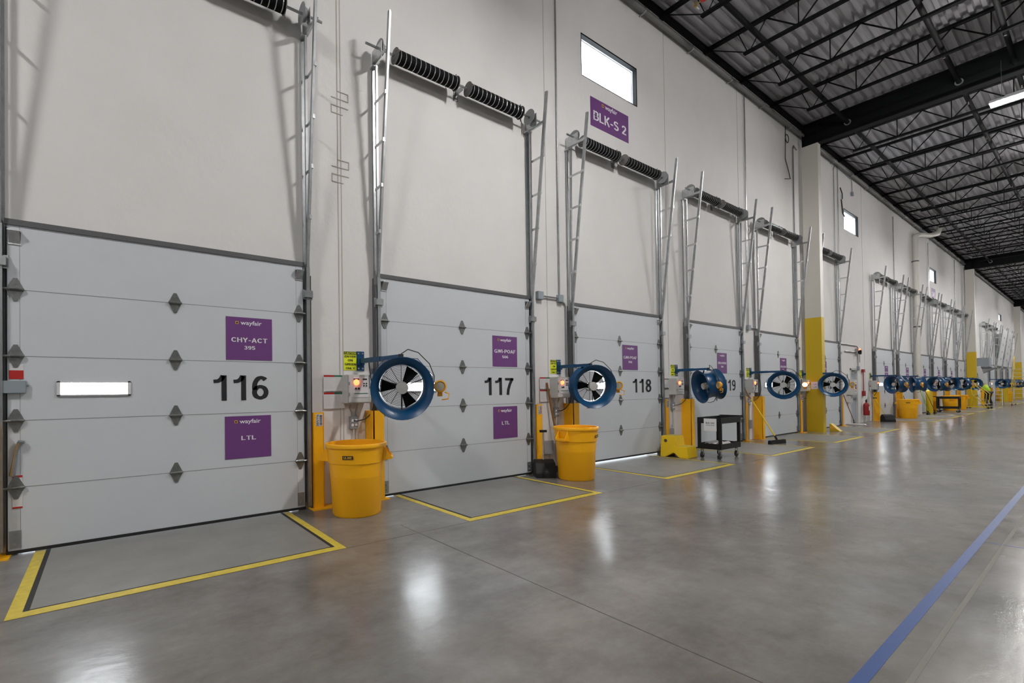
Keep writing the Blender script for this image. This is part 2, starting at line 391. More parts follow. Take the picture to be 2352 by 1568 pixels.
# ---------------------------------------------------------------- overhead doors
def hinge_mb():
    mb = MB(); d = [(-.062, 0), (-.014, .105), (.014, .105), (.062, 0), (.014, -.105), (-.014, -.105)]
    mb.prism(d, 'x', 0, .008); mb.tube([(.018, -.062, 0), (.018, .062, 0)], .013, 6); mb.box(.006, .02, -.04, .04, -.004, .004)
    for z in (.05, -.05): mb.tube([(.006, 0, z), (.014, 0, z)], .007, 6)
    return mb
HINGE = hinge_mb().mesh('hinge', 'hinge_steel')
def roller_mb(sg):
    mb = hinge_mb(); mb.prism([(0, -.02), (.05, 0), (0, .02)], 'y', -.03, .03); mb.tube([(.03, -.04*sg, 0), (.03, .10*sg, 0)], .009, 6); return mb
ROLL_L = roller_mb(-1).mesh('roller_hinge', 'hinge_steel'); ROLL_R = roller_mb(1).mesh('roller_hinge', 'hinge_steel')
def part(name, me, parent, loc, rot=None):
    o = bpy.data.objects.new(name, me); col.objects.link(o); o.parent = parent; o.location = loc
    if rot: o.rotation_euler = rot
    return o
SEAMS = [.61, 1.22, 1.81, 2.42]
def vision(r, y, z=1.51, day='doorlight'):
    fr = MB()
    hw, hh = .295, .072
    for (a, b, c, d) in ((-hw, hw, hh-.016, hh), (-hw, hw, -hh, -hh+.016), (-hw, -hw+.03, -hh, hh), (hw-.03, hw, -hh, hh)): fr.box(0, .018, a, b, c, d)
    f = fr.build('vision_window', 'frame_white', r, bevel=.004, loc=(.07, y, z))
    MB().box(-.002, .006, -hw+.028, hw-.028, -hh+.014, hh-.014).build('pane', day, f)
def door(i, a, b, num, nm):
    w = b-a
    lab = {0: 'white sectional dock door numbered 116 at the left edge', 1: 'white sectional dock door numbered 117', 2: 'white sectional dock door numbered 118 with light leaking beneath', 3: 'white sectional dock door numbered 119 behind the black cart', 4: 'white sectional dock door numbered 120 left of the yellow column', 5: 'white sectional dock door numbered 121 half hidden by the yellow column'}.get(i, 'white sectional door, '+nm)
    r = root('door_%d' % (i+1), (0, a, 0), lab, 'dock door', None, 'structure')
    zb = .045 if i == 2 else .012
    MB().box(.02, .07, 0, w, zb+.02, H).build('door_panel', 'door', r)
    g = MB()
    for z in SEAMS: g.box(.069, .0712, 0, w, z-.003, z+.003)
    for y in (.085, w-.085): g.box(.069, .0708, y-.0015, y+.0015, .05, H-.03)
    g.build('section_seam', 'doorgroove', r)
    MB().box(.02, .085, -.01, w+.01, zb, zb+.028).build('bottom_seal', 'rubber', r)
    MB().box(.0, .075, -.02, w+.02, H-.005, H+.012).box(.065, .085, -.02, w+.02, H-.04, H+.012).build('header_seal', 'darkgrey', r)
    if i < 12:
        for z in SEAMS:
            part('hinge', HINGE, r, (.071, w*.49, z))
            part('roller_hinge', ROLL_L, r, (.071, .055, z)); part('roller_hinge', ROLL_R, r, (.071, w-.055, z))
    for sg, y in ((-1, .05), (1, w-.05)):
        MB().box(.07, .078, y-.045, y+.045, 2.83, 2.97).box(.07, .14, y-.045, y+.045, 2.945, 2.955).prism([(.07, 2.83), (.14, 2.95), (.13, 2.95), (.07, 2.85)], 'y', y-.04, y+.04).build('top_bracket', 'galv_light', r)
        MB().box(.07, .076, y-.04, y+.04, .06, .22).tube([(.076, y, .1), (.10, y, .1)], .012, 6).tube([(.076, y, .17), (.10, y, .17)], .012, 6).build('bottom_bracket', 'galv', r)
    vision(r, .64 if i < 6 else .75, day='daylight' if False else 'doorlight')
    if i == 0:
        MB().box(.071, .075, .03, .10, .42, .72).build('warning_sticker', 'paper', r); MB().box(.0752, .0756, .03, .10, .70, .72).box(.0752, .0756, .03, .10, .42, .435).build('sticker_stripe', 'red', r)
        MB().box(.071, .075, w-.09, w-.02, .35, .62).build('warning_sticker', 'paper', r); MB().box(.0752, .0756, w-.09, w-.02, .60, .62).build('sticker_stripe', 'red', r)
        MB().box(.071, .074, .01, .11, 1.60, 1.74).build('warning_sticker', 'paper', r); MB().box(.0742, .0748, .01, .11, 1.60, 1.68).build('sticker_stripe', 'red', r)
        MB().box(.071, .115, -.04, .13, 1.47, 1.585).tube([(.09, .13, 1.54), (.09, .15, 1.54)], .012, 8).build('lock_box', 'jbox', r, bevel=.004)
        MB().tube([(.09, .03, .72), (.10, .05, .85), (.09, .06, .95), (.11, .09, 1.02)], [.022, .018, .016, .024], 8).tube([(.1, .07, 1.03), (.1, .12, 1.02)], .014, 8).build('lift_handle', 'galv', r, smooth=True)
    return r
for i, (a, b, num, nm) in enumerate(DOORS):
    if i in (14, 15): continue
    r = door(i, a, b, num, nm)
NUMS = {0: (.979, 1.575, '116'), 1: (4.913, 5.544, '117'), 2: (8.933, 9.614, '118'), 3: (12.924, 13.563, '119'), 4: (16.55, 17.2, '120'), 5: (20.5, 21.15, '121')}
for i, (y0, y1, s) in NUMS.items():
    r = bpy.data.objects['door_%d' % (i+1)]
    text('door_number', s, .3, 'ink', r, (.0725, (y0+y1)/2-DOORS[i][0], 1.511), bold=.018, fit=(y1-y0, .29))
# ---------------------------------------------------------------- purple signs
def logo(r, w, y, z, h):
    text('logo_lettering', 'wayfair', .1, 'white', r, (.0045, y+h*.4, z), bold=.012, fit=(w, h*1.35))
    q = h*.34; px = y-w/2-h*.42; mb = MB()
    mb.box(.0035, .005, px-q, px+q, z+h*.1-q, z+h*.1+q).build('logo_mark', 'gold', r)
    MB().prism([(px-q*.1, z+h*.1-q), (px+q*.9, z+h*.1), (px-q*.1, z+h*.1+q*.8), (px-q*.8, z+h*.1)], 'x', .005, .0055).build('logo_mark', 'ink', r)
def psign(y0, y1, z0, z1, lines, where, lab, x=.0715, detail=True, group='purple door signs'):
    r = root('purple_sign', (x, (y0+y1)/2, (z0+z1)/2), lab, 'sign', group)
    w, h = y1-y0, z1-z0
    MB().box(0, .003, -w/2, w/2, -h/2, h/2).build('sign_board', 'purple', r)
    if detail: logo(r, w*.46, 0, h*.36, h*.095)
    for s, zz, fw, fh in lines: text('lettering', s, .1, 'white', r, (.0045, 0, zz*h), bold=.02, fit=(fw*w, fh*h))
    return r
SG = 'small purple door signs in the row'
psign(1.113, 1.621, 1.83, 2.322, [('CHY-ACT', -.03, .78, .115), ('395', -.21, .24, .085)], 0, 'purple sign reading CHY-ACT 395 above the number 116')
psign(1.095, 1.60, .70, 1.185, [('LTL', -.02, .32, .10)], 0, 'purple sign reading LTL below the number 116')
psign(5.091, 5.633, 1.835, 2.335, [('GWI-POAF', 0, .86, .12), ('506', -.18, .24, .085)], 1, 'purple sign reading GWI-POAF 506 above the number 117')
psign(5.088, 5.62, .66, 1.18, [('LTL', -.02, .32, .11)], 1, 'purple sign reading LTL below the number 117')
psign(8.589, 9.125, 1.838, 2.349, [('GWI-POAF', 0, .86, .12), ('506', -.18, .24, .085)], 2, 'purple sign reading GWI-POAF above the number 118')
psign(12.581, 13.095, 1.82, 2.335, [('ERI-DTKO', 0, .86, .12), ('506', -.18, .24, .085)], 3, 'purple sign on dock door 119')
psign(16.477, 16.96, 1.80, 2.322, [('ERI-DTKO', 0, .86, .12), ('506', -.18, .24, .085)], 4, 'purple sign on dock door 120 above the fan')
psign(19.95, 20.45, 1.80, 2.32, [('ERI-DTKO', 0, .86, .12), ('506', -.18, .24, .085)], 5, 'purple sign just right of the yellow column')
for k, (y0, y1) in enumerate(((27.69, 28.2), (31.35, 31.85), (35.0, 35.5), (38.45, 38.95), (42.1, 42.6))):
    psign(y0, y1, 1.80, 2.32, [('ERI-DTKO', -.04, .88, .13), ('506', -.24, .26, .10)], 6+k, 'purple sign on the %s' % DOORS[6+k][3])
r = psign(7.775, 9.035, 6.64, 7.215, [('BLK-S 2', -.10, .86, .36)], 0, 'large purple sign reading BLK-S 2 under the high window', x=.002, detail=False, group=None)
logo(r, .40, .0, .205, .085)
psign(37.7, 38.75, 6.40, 6.93, [('SAF', -.1, .7, .45)], 0, 'purple wall sign high under the third window', x=.002, detail=False, group=None)
psign(61.2, 62.5, 6.25, 6.72, [('SAF', -.1, .7, .45)], 0, 'purple wall sign high beside the farthest window', x=.002, detail=False, group=None)
# ---------------------------------------------------------------- door tracks (vertical-lift ladders)
def make_track(sg):
    """sg=-1: left side of a door, flange points to +Y"""
    r = empty('door_track')
    t = MB(); f = -sg
    t.box(.02, .026, -.03, .03, 0, 5.92); t.box(.02, .085, -.003+.03*sg, .003+.03*sg, 0, 3.1); t.box(.026, .05, -.003+.03*sg, .003+.03*sg, 3.1, 5.92); t.box(.085, .12, -.02, .02, .1, 5.88) if False else None
    t.build('jamb_angle', 'darkgrey' if False else 'galv', r)
    c = MB(); c.box(.085, .125, -.022*1, .022, .05, 3.0); c.bar((.10, 0, 3.0), (.11, 0, 5.90), .028, .032); c.build('inner_rail', 'galv', r)
    o = MB(); o.bar((.10, .0, 3.0), (.50, 0, 6.40), .03, .05, up=(1,0,0)); o.build('outer_rail', 'galv_rail', r)
    for z in (5.95, 5.38, 4.78, 4.20, 3.60):
        x1 = .10+(z-3.0)*.40/3.4
        if z > 5.9: MB().bar((.06, .02*sg, z), (x1, .02*sg, z), .006, .045).bar((.06, .03*sg, z-.022), (x1, .03*sg, z-.022), .03, .006).build('rung', 'galv_light', r)
        else: MB().bar((.08, .02*sg, z), (x1+.02, .02*sg, z), .005, .04).box(x1, x1+.03, .0, .028*sg, z-.02, z+.03).build('rung', 'galv_light', r)
    MB().box(.085, .15, -.05, .05, 2.62, 2.70).box(.085, .10, -.06, .06, 2.6, 2.72).build('splice_bracket', 'galv', r)
    MB().box(.003, .02, -.04, .04, 0, 3.0).box(.003, .10, .036*sg, .044*sg, 0, 2.9).build('weather_strip', 'darkgrey', r)
    return r
TR = 'door tracks with ladder rungs'
for i, (a, b, num, nm) in enumerate(DOORS):
    inst('trackL', lambda: make_track(-1), (0, a-.05, 0), 'galvanised ladder track on the left side of %s' % nm, 'door track', TR)
    inst('trackR', lambda: make_track(1), (0, b+.05, 0), 'galvanised ladder track on the right side of %s' % nm, 'door track', TR)
# ---------------------------------------------------------------- torsion springs
def make_springs(w):
    r = empty('torsion_spring_shaft'); X = .2; L = w
    MB().tube([(X, -.25, 0), (X, w+.25, 0)], .016, 8).build('shaft', 'galv', r)
    for (y0, y1) in ((.20, 1.24), (1.48, w-.22)):
        mb = MB(); n = 26; pr = []
        for k in range(n+1):
            y = y0+(y1-y0)*k/n; pr.append((.092, y))
        pr = [(.02, y0), (.078, y0)]+pr+[(.078, y1), (.02, y1)]
        sp = mb.lathe(pr, 'y', (X, 0, 0), 20).build('spring', 'spring', r, smooth=False)
        rg = MB()
        for k in range(13):
            y = y0+(y1-y0)*(k+.6)/13; rg.lathe([(.0925, y-.005), (.0945, y), (.0925, y+.005)], 'y', (X, 0, 0), 20)
        rg.build('coil_marking', 'galv_light', sp)
        for y, d in ((y0, -.022), (y1, .022)):
            ca = MB().lathe([(.0, y+d), (.06, y+d), (.07, y+d*.5), (.108, y+d*.4), (.108, y)], 'y', (X, 0, 0), 16)
            if y == y0: ca.box(X-.01, X+.13, y0-.014, y0-.002, -.015, .015)
            else: ca.box(X-.01, X+.01, y1+.002, y1+.014, -.14, .14)
            ca.build('winding_cone', 'pipe_grey', r, smooth=True)
    MB().box(.003, .012, 1.34, 1.42, -.12, .06).box(.003, X, 1.378, 1.384, -.05, .03).build('centre_bracket', 'galv', r)
    for y, s in ((-.02, 1), (w+.02, -1)):
        MB().lathe([(.018, -.022), (.10, -.022), (.125, -.03), (.125, -.024), (.09, -.01), (.075, .025), (.018, .03)], 'y', (X, y, 0), 24).build('cable_drum', 'midgrey', r, smooth=True)
        MB().box(.02, .30, y-.045*s-.003, y-.045*s+.003, -.17, .05).box(.003, .10, y-.045*s-.03, y-.045*s+.03, -.19, -.17).build('bearing_plate', 'galv_light', r)
    return r
for i, (a, b, num, nm) in enumerate(DOORS):
    if i in (14, 15): continue
    key = 'spr%.1f' % (b-a)
    inst(key, lambda: make_springs(round(b-a, 1)), (0, a, 6.08), 'black torsion springs on a shaft above %s' % nm, 'torsion spring', 'torsion spring shafts')
# ---------------------------------------------------------------- guard posts
def make_post(sg):
    r = empty('guard_post'); mb = MB(); t = .012
    # C channel: web facing the room, flanges back to the wall
    if sg > 0: mb.box(.13-t, .13, -.07, .07, 0, 1.195).box(.0, .13, -.07, -.07+t, 0, 1.195).box(.03, .13, .07-t, .07, 0, 1.195)
    else: mb.box(.21, .21+t, -.015, .12, 0, 1.195).box(.0, .02, -.05, .12, 0, 1.195).box(.0, .21, .12-t, .12, 0, 1.195).box(0, .21, -.05, -.05+t, 0, 1.195)
    mb.build('channel', 'post', r)
    MB().box(.0, .22, -.10, .20, 0, .012).build('base_plate', 'post', r)
    return r
POSTS = []
for i, (a, b, num, nm) in enumerate(DOORS):
    if i != 6 : POSTS.append((1, b+.16, 'right', nm))
    else: POSTS.append((1, b+.16, 'right', nm))
    if i > 0: POSTS.append((-1, a-.17, 'left', nm))
for sg, s, side, nm in POSTS:
    inst('post%d' % sg, lambda: make_post(sg), (0, s, 0), 'orange yellow guard post standing at the %s jamb of %s' % (side, nm), 'guard post', 'guard posts at the door jambs')
inst('post-1', lambda: make_post(-1), (0, -.9, 0), 'orange yellow guard post cut by the left edge of the photo', 'guard post', 'guard posts at the door jambs')
def barcode(s, code):
    r = root('barcode_label', (.131, s+.02, 1.10), 'white barcode label reading %s on a guard post' % code, 'label', 'barcode labels on the posts')
    MB().box(0, .0015, -.045, .045, -.075, .075).build('label_paper', 'paper', r)
    text('lettering', code, .03, 'ink', r, (.0025, -.022, 0), bold=.03, fit=(.14, .03), roll=PI/2)
    mb = MB(); z = -.065
    while z < .065:
        h = random.choice((.002, .003, .005)); mb.box(.0016, .0022, .003, .038, z, z+h); z += h+random.choice((.002, .003))
    mb.build('barcode', 'ink', r)
for i in range(6): barcode(DOORS[i][1]+.15, 'DDS%d' % (116+i))
# ---------------------------------------------------------------- dock control box and its neighbours
def make_box():
    r = empty('control_box')
    MB().box(0, .2, -.165, .165, -.185, .185).build('enclosure', 'boxgrey', r, bevel=.008)
    MB().box(.2, .208, -.155, .16, -.175, .175).build('box_door', 'boxgrey', r, bevel=.003)
    lp = MB().box(.208, .212, -.09, .12, -.11, .155).build('control_panel', 'paper', r)
    MB().box(.2125, .2135, -.09, -.01, .115, .135).box(.2125, .2135, .04, .10, .115, .135).build('panel_print', 'ink', lp)
    MB().box(.2125, .2135, -.08, .11, -.065, -.055).build('panel_print', 'green', lp)
    mb = MB()
    for y in (.055, .09):
        for z in (.07, .04): mb.tube([(.212, y, z), (.222, y, z)], .009, 8)
    mb.tube([(.212, -.06, .005), (.225, -.06, .005)], .012, 8).tube([(.212, -.02, .005), (.225, -.02, .005)], .014, 8)
    mb.build('button', 'black', r)
    MB().lathe([(.0, .026), (.025, .024), (.038, .012), (.04, 0)], 'x', (.212, -.05, .085), 16).build('signal_light', 'redlight', r, smooth=True)
    MB().box(.205, .216, -.155, -.14, .05, .09).box(.205, .216, -.155, -.14, -.09, -.05).build('box_hinge', 'midgrey', r)
    return r
def make_placards():
    r = empty('warning_placards')
    for z, k in ((.11, 0), (-.115, 1)):
        p = MB().box(0, .004, -.14, .14, z-.10, z+.085).build('placard', 'paper', r)
        MB().box(.003, .005, -.14, 0, z+.085, z+.108).build('red_header', 'red', p)
        MB().box(.003, .005, 0, .14, z+.085, z+.108).build('green_header', 'green', p)
        mb = MB()
        for q in range(7): mb.box(.0041, .0048, -.12, -.12+.10*random.uniform(.6, 1), z+.06-q*.02, z+.064-q*.02).box(.0041, .0048, .02, .02+.10*random.uniform(.6, 1), z+.06-q*.02, z+.064-q*.02)
        mb.build('print_lines', 'boxgrey', p)
    return r
def make_caution():
    r = empty('caution_sign')
    MB().box(0, .003, -.09, .09, -.125, .125).build('sign_board', 'caution', r)
    MB().box(.0031, .004, -.088, .088, .085, .123).build('black_header', 'ink', r)
    text('lettering', 'CAUTION', .1, 'caution', r, (.0055, 0, .104), bold=.03, fit=(.16, .024))
    for s, z, w in (('ENTER', .058, .16), ('ON', .008, .07), ('GREEN', -.045, .16), ('ONLY', -.098, .13)): text('lettering', s, .1, 'ink', r, (.0055, 0, z), bold=.03, fit=(w, .030))
    return r
def make_outlet():
    r = empty('outlet_box')
    MB().box(0, .05, -.06, .06, -.085, .085).build('box', 'midgrey', r, bevel=.006)
    mb = MB()
    for y in (-.025, .025):
        for z in (.03, -.03): mb.tube([(.05, y, z), (.056, y, z)], .018, 10)
    mb.build('socket', 'white', r)
    cn = MB(); cn.tube([(.03, -.03, .08), (.03, -.03, .14), (.04, -.06, .20), (.05, -.05, .24)][::1], .011, 6).tube([(.03, .03, .08), (.03, .03, .15), (.04, .05, .20), (.06, .05, .25)], .011, 6)
    cn.build('conduit', 'galv', r, smooth=True)
    MB().tube([(.03, 0, -.08), (.03, 0, -1.03)], .012, 8).tube([(.02, .045, -.08), (.02, .045, -1.03)], .008, 6).box(0, .03, -.03, .03, -.45, -.42).build('floor_conduit', 'wallpipe', r)
    return r
# fans
def make_fan():
    r = empty('dock_fan')
    p = MB().box(.0, .012, -.055, .055, -.13, .13).build('mount_plate', 'blue', r)
    mb = MB()
    for y in (-.03, .03):
        for z in (-.1, .1): mb.lathe([(0, .026), (.010, .024), (.014, .012)], 'x', (0, y, z), 8)
    mb.build('bolt', 'galv_light', p)
    MB().box(.012, .06, -.04, .04, -.05, .03).build('hinge_block', 'blue', r)
    return r
def fan_parts(r, L, ang, tilt, on, aang=0.0):
    dx, dy = math.cos(aang), math.sin(aang)
    MB().bar((.03, 0, 0), (L*.55*dx, L*.55*dy, 0), .055, .06).bar((L*.45*dx, L*.45*dy, 0), (L*dx, L*dy, 0), .045, .05).build('arm', 'blue', r)
    MB().bar(((L-.02)*dx, (L-.02)*dy, 0), ((L+.012)*dx, (L+.012)*dy, 0), .05, .055).build('arm_end_cap', 'rubber', r)
    c = (L*dx, L*dy, -.36); ro = (0, tilt, ang)
    def hp(name, key, f, m, smooth=True, par=r):
        if key not in FM: FM[key] = f().mesh(name, m, smooth)
        return part(name, FM[key], par, c, ro)
    def housing():
        return MB().lathe([(.355, .20), (.362, .205), (.366, .198), (.325, .175), (.282, .12), (.265, .0), (.270, -.09), (.300, -.15), (.340, -.19), (.335, -.197), (.325, -.193), (.29, -.15), (.262, -.10), (.257, 0), (.272, .12), (.315, .175)], 'x', n=40, close=True)
    def grille():
        mb = MB()
        for k in range(11):
            rr = .055+k*.0185; mb.lathe([(rr-.0022, -.085), (rr+.0022, -.085), (rr+.0022, -.080), (rr-.0022, -.080)], 'x', n=28, close=True)
        for k in range(12):
            t = 2*PI*k/12; mb.tube([(-.08, .05*math.cos(t), .05*math.sin(t)), (-.08, .255*math.cos(t), .255*math.sin(t))], .003, 4)
        return mb
    def blades():
        mb = MB()
        for k in range(3):
            t = 2*PI*k/3+.9; a = Vector((0, math.cos(t), math.sin(t))); b = Vector((0, -math.sin(t), math.cos(t))); X = Vector((1,0,0))
            def q(rr, s, x): return a*rr+b*s+X*x
            v = [q(.06, -.03, .03), q(.06, .03, -.02), q(.235, .10, -.035), q(.245, -.05, .05)]
            v2 = [p+X*.006 for p in v]; mb.add(v+v2, [(0,1,2,3),(4,7,6,5),(0,4,5,1),(1,5,6,2),(2,6,7,3),(3,7,4,0)])
        mb.lathe([(0, .05), (.06, .045), (.065, -.03), (0, -.035)], 'x', n=16); return mb
    def motor(): return MB().lathe([(0, .15), (.018, .15), (.018, .142), (.066, .142), (.072, .135), (.072, .05), (.0, .05)], 'x', n=24)
    def shroud():
        mb = MB().tube([(.09, 0, -.07), (.09, 0, -.255)], .006, 5).tube([(.09, .06, .03), (.09, .245, .10)], .006, 5).tube([(.09, -.06, .03), (.09, -.245, .10)], .006, 5); return mb
    hs = hp('housing', 'hs', housing, 'blue'); hp('grille', 'gr', grille, 'black', False); hp('blades', 'bl', blades, 'steelblack', False)
    hp('motor', 'mo', motor, 'boxgrey'); hp('motor_bracket', 'sh', shroud, 'black', False)
    def yoke():
        mb = MB()
        for s in (-1, 1):
            mb.bar((0, .03*s, .34), (0, .20*s, .33), .03, .006); mb.bar((0, .19*s, .335), (0, .375*s, .13), .03, .006); mb.bar((0, .375*s, .14), (0, .375*s, -.02), .03, .006, up=(0,1,0)); mb.bar((0, .37*s, 0), (0, .265*s, 0), .02, .02)
        mb.box(-.03, .03, -.05, .05, .32, .35); return mb
    if 'yo' not in FM: FM['yo'] = yoke().mesh('yoke', 'blue', False)
    part('yoke', FM['yo'], r, c, (0, 0, ang))
    def feed():
        return MB().tube([(-.02, .0, .39), (.03, .08, .44), (.05, .20, .40), (.04, .33, .27), (.02, .39, .12), (.0, .38, -.02), (-.02, .35, -.14), (0, .28, -.25), (-.02, .15, -.345), (0, .03, -.375), (0, -.08, -.37)], .006, 5)
    if 'fd' not in FM: FM['fd'] = feed().mesh('cable', 'rubber', True)
    part('cable', FM['fd'], r, c, (0, 0, ang))
    def lamp():
        return MB().lathe([(.0, -.03), (.05, -.03), (.075, .0), (.075, .035), (.06, .04), (.055, .03)], 'x', (0,0,0), 20).box(-.02, .0, -.03, .03, -.12, -.05).tube([(-.02, .06, -.07), (.0, .11, -.09), (.0, .10, -.15), (0, .02, -.16)], .008, 5)
    if 'lp' not in FM: FM['lp'] = lamp().mesh('loading_light', 'orange', True); FM['ln%d' % 0] = MB().lathe([(0, .036), (.052, .034)], 'x', n=18).mesh('light_lens', 'lamp_off'); FM['ln1'] = MB().lathe([(0, .036), (.052, .034)], 'x', n=18).mesh('light_lens', 'lamp_on')
    off = Matrix.Rotation(ang, 4, 'Z') @ Vector((.02, .455, -.0))
    lo = part('loading_light', FM['lp'], r, (c[0]+off.x, c[1]+off.y, c[2]+off.z), (0, 0, ang)); part('light_lens', FM['ln%d' % on], lo, (0,0,0))
FM = {}
def cable(s, z0, plug, dx=.22):
    """black power lead hanging from the arm down to the outlet"""
    pts = [(dx, .02, 0), (dx+.0, .03, -.12), (dx+.01, .05, -.28), (dx+.01, .09, -.50), (dx-.04, .10, -.64), (dx-.10, .05, -.76), (.10, plug+.02, -.80), (.07, plug-.03, -.79)]
    # smooth
    for _ in range(2):
        q = [pts[0]]
        for a, b in zip(pts[:-1], pts[1:]): q += [tuple(a[k]*.75+b[k]*.25 for k in range(3)), tuple(a[k]*.25+b[k]*.75 for k in range(3))]
        pts = q+[pts[-1]]
    return pts
PIERS = [ # s of box, caution, plate, arm length, fan yaw, tilt, lamp, name
 (2.69, 2.65, 2.795, 1.0, math.radians(-27), .13, 0, 'between dock doors 116 and 117', True, .06),
 (6.64, 6.61, 6.735, .72, math.radians(-34), .07, 0, 'between dock doors 117 and 118', True, 0),
 (10.56, 10.61, 10.76, .74, math.radians(-126), .16, 0, 'between dock doors 118 and 119', True, 0),
 (14.43, 14.47, 14.63, .80, math.radians(-72), .02, 1, 'between dock doors 119 and 120', True, 0),
 (18.30, 18.30, 18.46, .80, math.radians(-76), .02, 0, 'behind the first yellow column', True, 0),
 (26.02, 25.80, 25.90, .80, math.radians(-128), .05, 0, 'beside the fire extinguisher', True, 0),
 (29.40, 29.30, 29.42, .80, math.radians(-150), .05, 0, 'left of the second door past the extinguisher', False, 0),
 (33.52, 33.45, 33.50, .80, math.radians(-125), .05, 0, 'beside the white downspout', False, 0),
 (36.8, 36.7, 36.8, .80, math.radians(-215), .05, 0, 'left of the fourth door past the extinguisher', False, 0),
 (40.2, 40.1, 40.2, .80, math.radians(-105), .05, 0, 'left of the fifth door past the extinguisher', False, 0),
 (43.8, 43.7, 43.8, .80, math.radians(-60), .05, 0, 'left of the sixth door past the extinguisher', False, 0),
 (57.2, 57.1, 57.2, .80, math.radians(-100), .05, 0, 'at the first pier past column two', False, 0),
 (61.0, 60.9, 61.0, .80, math.radians(-130), .05, 0, 'at the second pier past column two', False, 0),
 (64.7, 64.6, 64.7, .80, math.radians(-150), .05, 0, 'at the third pier past column two', False, 0),
 (68.5, 68.4, 68.5, .80, math.radians(-120), .05, 0, 'at the fourth pier past column two', False, 0)]
for (sb, sca, spl, L, ang, tilt, on, nm, near, aa) in PIERS:
    inst('box', make_box, (0, sb, 1.485), 'grey control box with a lit red signal %s' % nm, 'control box', 'dock control boxes')
    if near:
        inst('plac', make_placards, (.018, sb-.275, 1.45), 'pair of red and green headed warning placards %s' % nm, 'placard', 'warning placards')
        inst('caut', make_caution, (.002, sca, 1.86), 'yellow CAUTION ENTER ON GREEN ONLY sign %s' % nm, 'sign', 'caution signs')
        inst('outl', make_outlet, (0, sb-.01, 1.04), 'grey four socket outlet box on the wall %s' % nm, 'outlet box', 'outlet boxes under the control boxes')
    f = make_fan() if 'fan' not in PROTO else None
    if f is None: f = copy_tree(PROTO['fan'])
    else:
        PROTO['fan'] = f
    f.location = (.0, spl, 1.86)
    tag(f, 'blue drum fan on a swing arm %s' % nm, 'fan', 'blue dock fans')
    FANS = globals().setdefault('FANS', []); FANS.append((f, L, ang, tilt, on, aa, near, sb-spl))
for f, L, ang, tilt, on, aa, near, pl in FANS:
    fan_parts(f, L, ang, tilt, on, aa)
    if near:
        MB().tube(cable(0, 0, pl), .008, 6).build('power_cord', 'rubber', f, smooth=True)
# ---------------------------------------------------------------- columns and beams
for k, (s, nm) in enumerate(((18.42, 'nearest square steel column, white above and yellow below'), (47.25, 'second square steel column, far behind the first'), (74.0, 'third and smallest square steel column'))):
    r = root('support_column', (.325, s+.125, 0), nm, 'column', 'square steel columns')
    MB().box(-.215, .215, -.125, .125, 3.64, 9.2).build('column_shaft', 'steel_white', r)
    MB().box(-.218, .218, -.128, .128, 0, 3.65).build('yellow_sleeve', 'colyellow', r)
    if k == 0:
        p = MB().box(-.08, .10, -.131, -.129, 1.37, 1.60).build('arrow_sign', 'paper', r)
        for z in (1.52, 1.43): MB().box(-.03, .05, -.133, -.1315, z-.004, z+.004).prism([(.03, z-.004), (.065, z-.001), (.03, z+.022)], 'y', -.133, -.1315).build('arrow', 'ink', p)
        MB().box(.2185, .222, -.11, .10, 1.44, 1.62).build('paper_notice', 'paper', r)
def beam(s, nm):
    r = root('roof_beam', (0, s, 9.2), nm, 'beam', 'deep black roof girders')
    MB().box(.12, 30, .12, .14, .02, .70).build('web', 'steelblack', r); MB().box(.12, 30, 0, .26, 0, .025).build('bottom_flange', 'steelblack', r); MB().box(.12, 30, 0, .26, .69, .715).build('top_flange', 'steelblack', r)
    MB().box(.12, .14, 0, .26, .025, .69).box(.52, .535, 0, .26, .025, .69).build('stiffener', 'steelblack', r)
beam(18.42, 'deep black roof girder resting on the nearest column'); beam(47.25, 'deep black roof girder on the second column'); beam(74.0, 'deep black roof girder on the third column')
def make_joist():
    r = empty('roof_joist'); zt, zb = 9.90, 9.32
    MB().box(.05, 30, -.06, -.006, zt, zt+.06).box(.05, 30, .006, .06, zt, zt+.06).box(.05, 30, -.06, .06, zt+.05, zt+.06).box(0, .15, -.05, .05, zt-.06, zt).build('top_chord', 'steelblack', r)
    MB().box(.92, 30, -.05, -.006, zb, zb+.05).box(.92, 30, .006, .05, zb, zb+.05).box(.92, 30, -.05, .05, zb, zb+.008).build('bottom_chord', 'steelblack', r)
    mb = MB(); mb.tube([(.12, 0, zt), (.98, 0, zb+.03)], .014, 5); x = 1.35; mb.tube([(1.0, 0, zb+.03), (.80, 0, zt)], .011, 5); mb.tube([(1.05, 0, zb+.03), (1.40, 0, zt)], .011, 5)
    x = 1.40
    while x < 16:
        mb.tube([(x, 0, zt), (x+.6, 0, zb+.03)], .018, 5).tube([(x+.65, 0, zb+.03), (x+1.2, 0, zt)], .018, 5).tube([(x+.62, 0, zb+.03), (x+.62, 0, zt)], .013, 5); x += 1.2
    mb.build('web_bars', 'steelblack', r)
    return r
js = [.35+2.0*k for k in range(9)]+[18.55+1.924*k for k in range(1, 15)]+[47.38+1.91*k for k in range(1, 14)]+[74.1+1.95*k for k in range(1, 10)]
ordn = ['first','second','third','fourth','fifth','sixth','seventh','eighth','ninth','tenth','eleventh','twelfth','thirteenth','fourteenth','fifteenth','sixteenth']
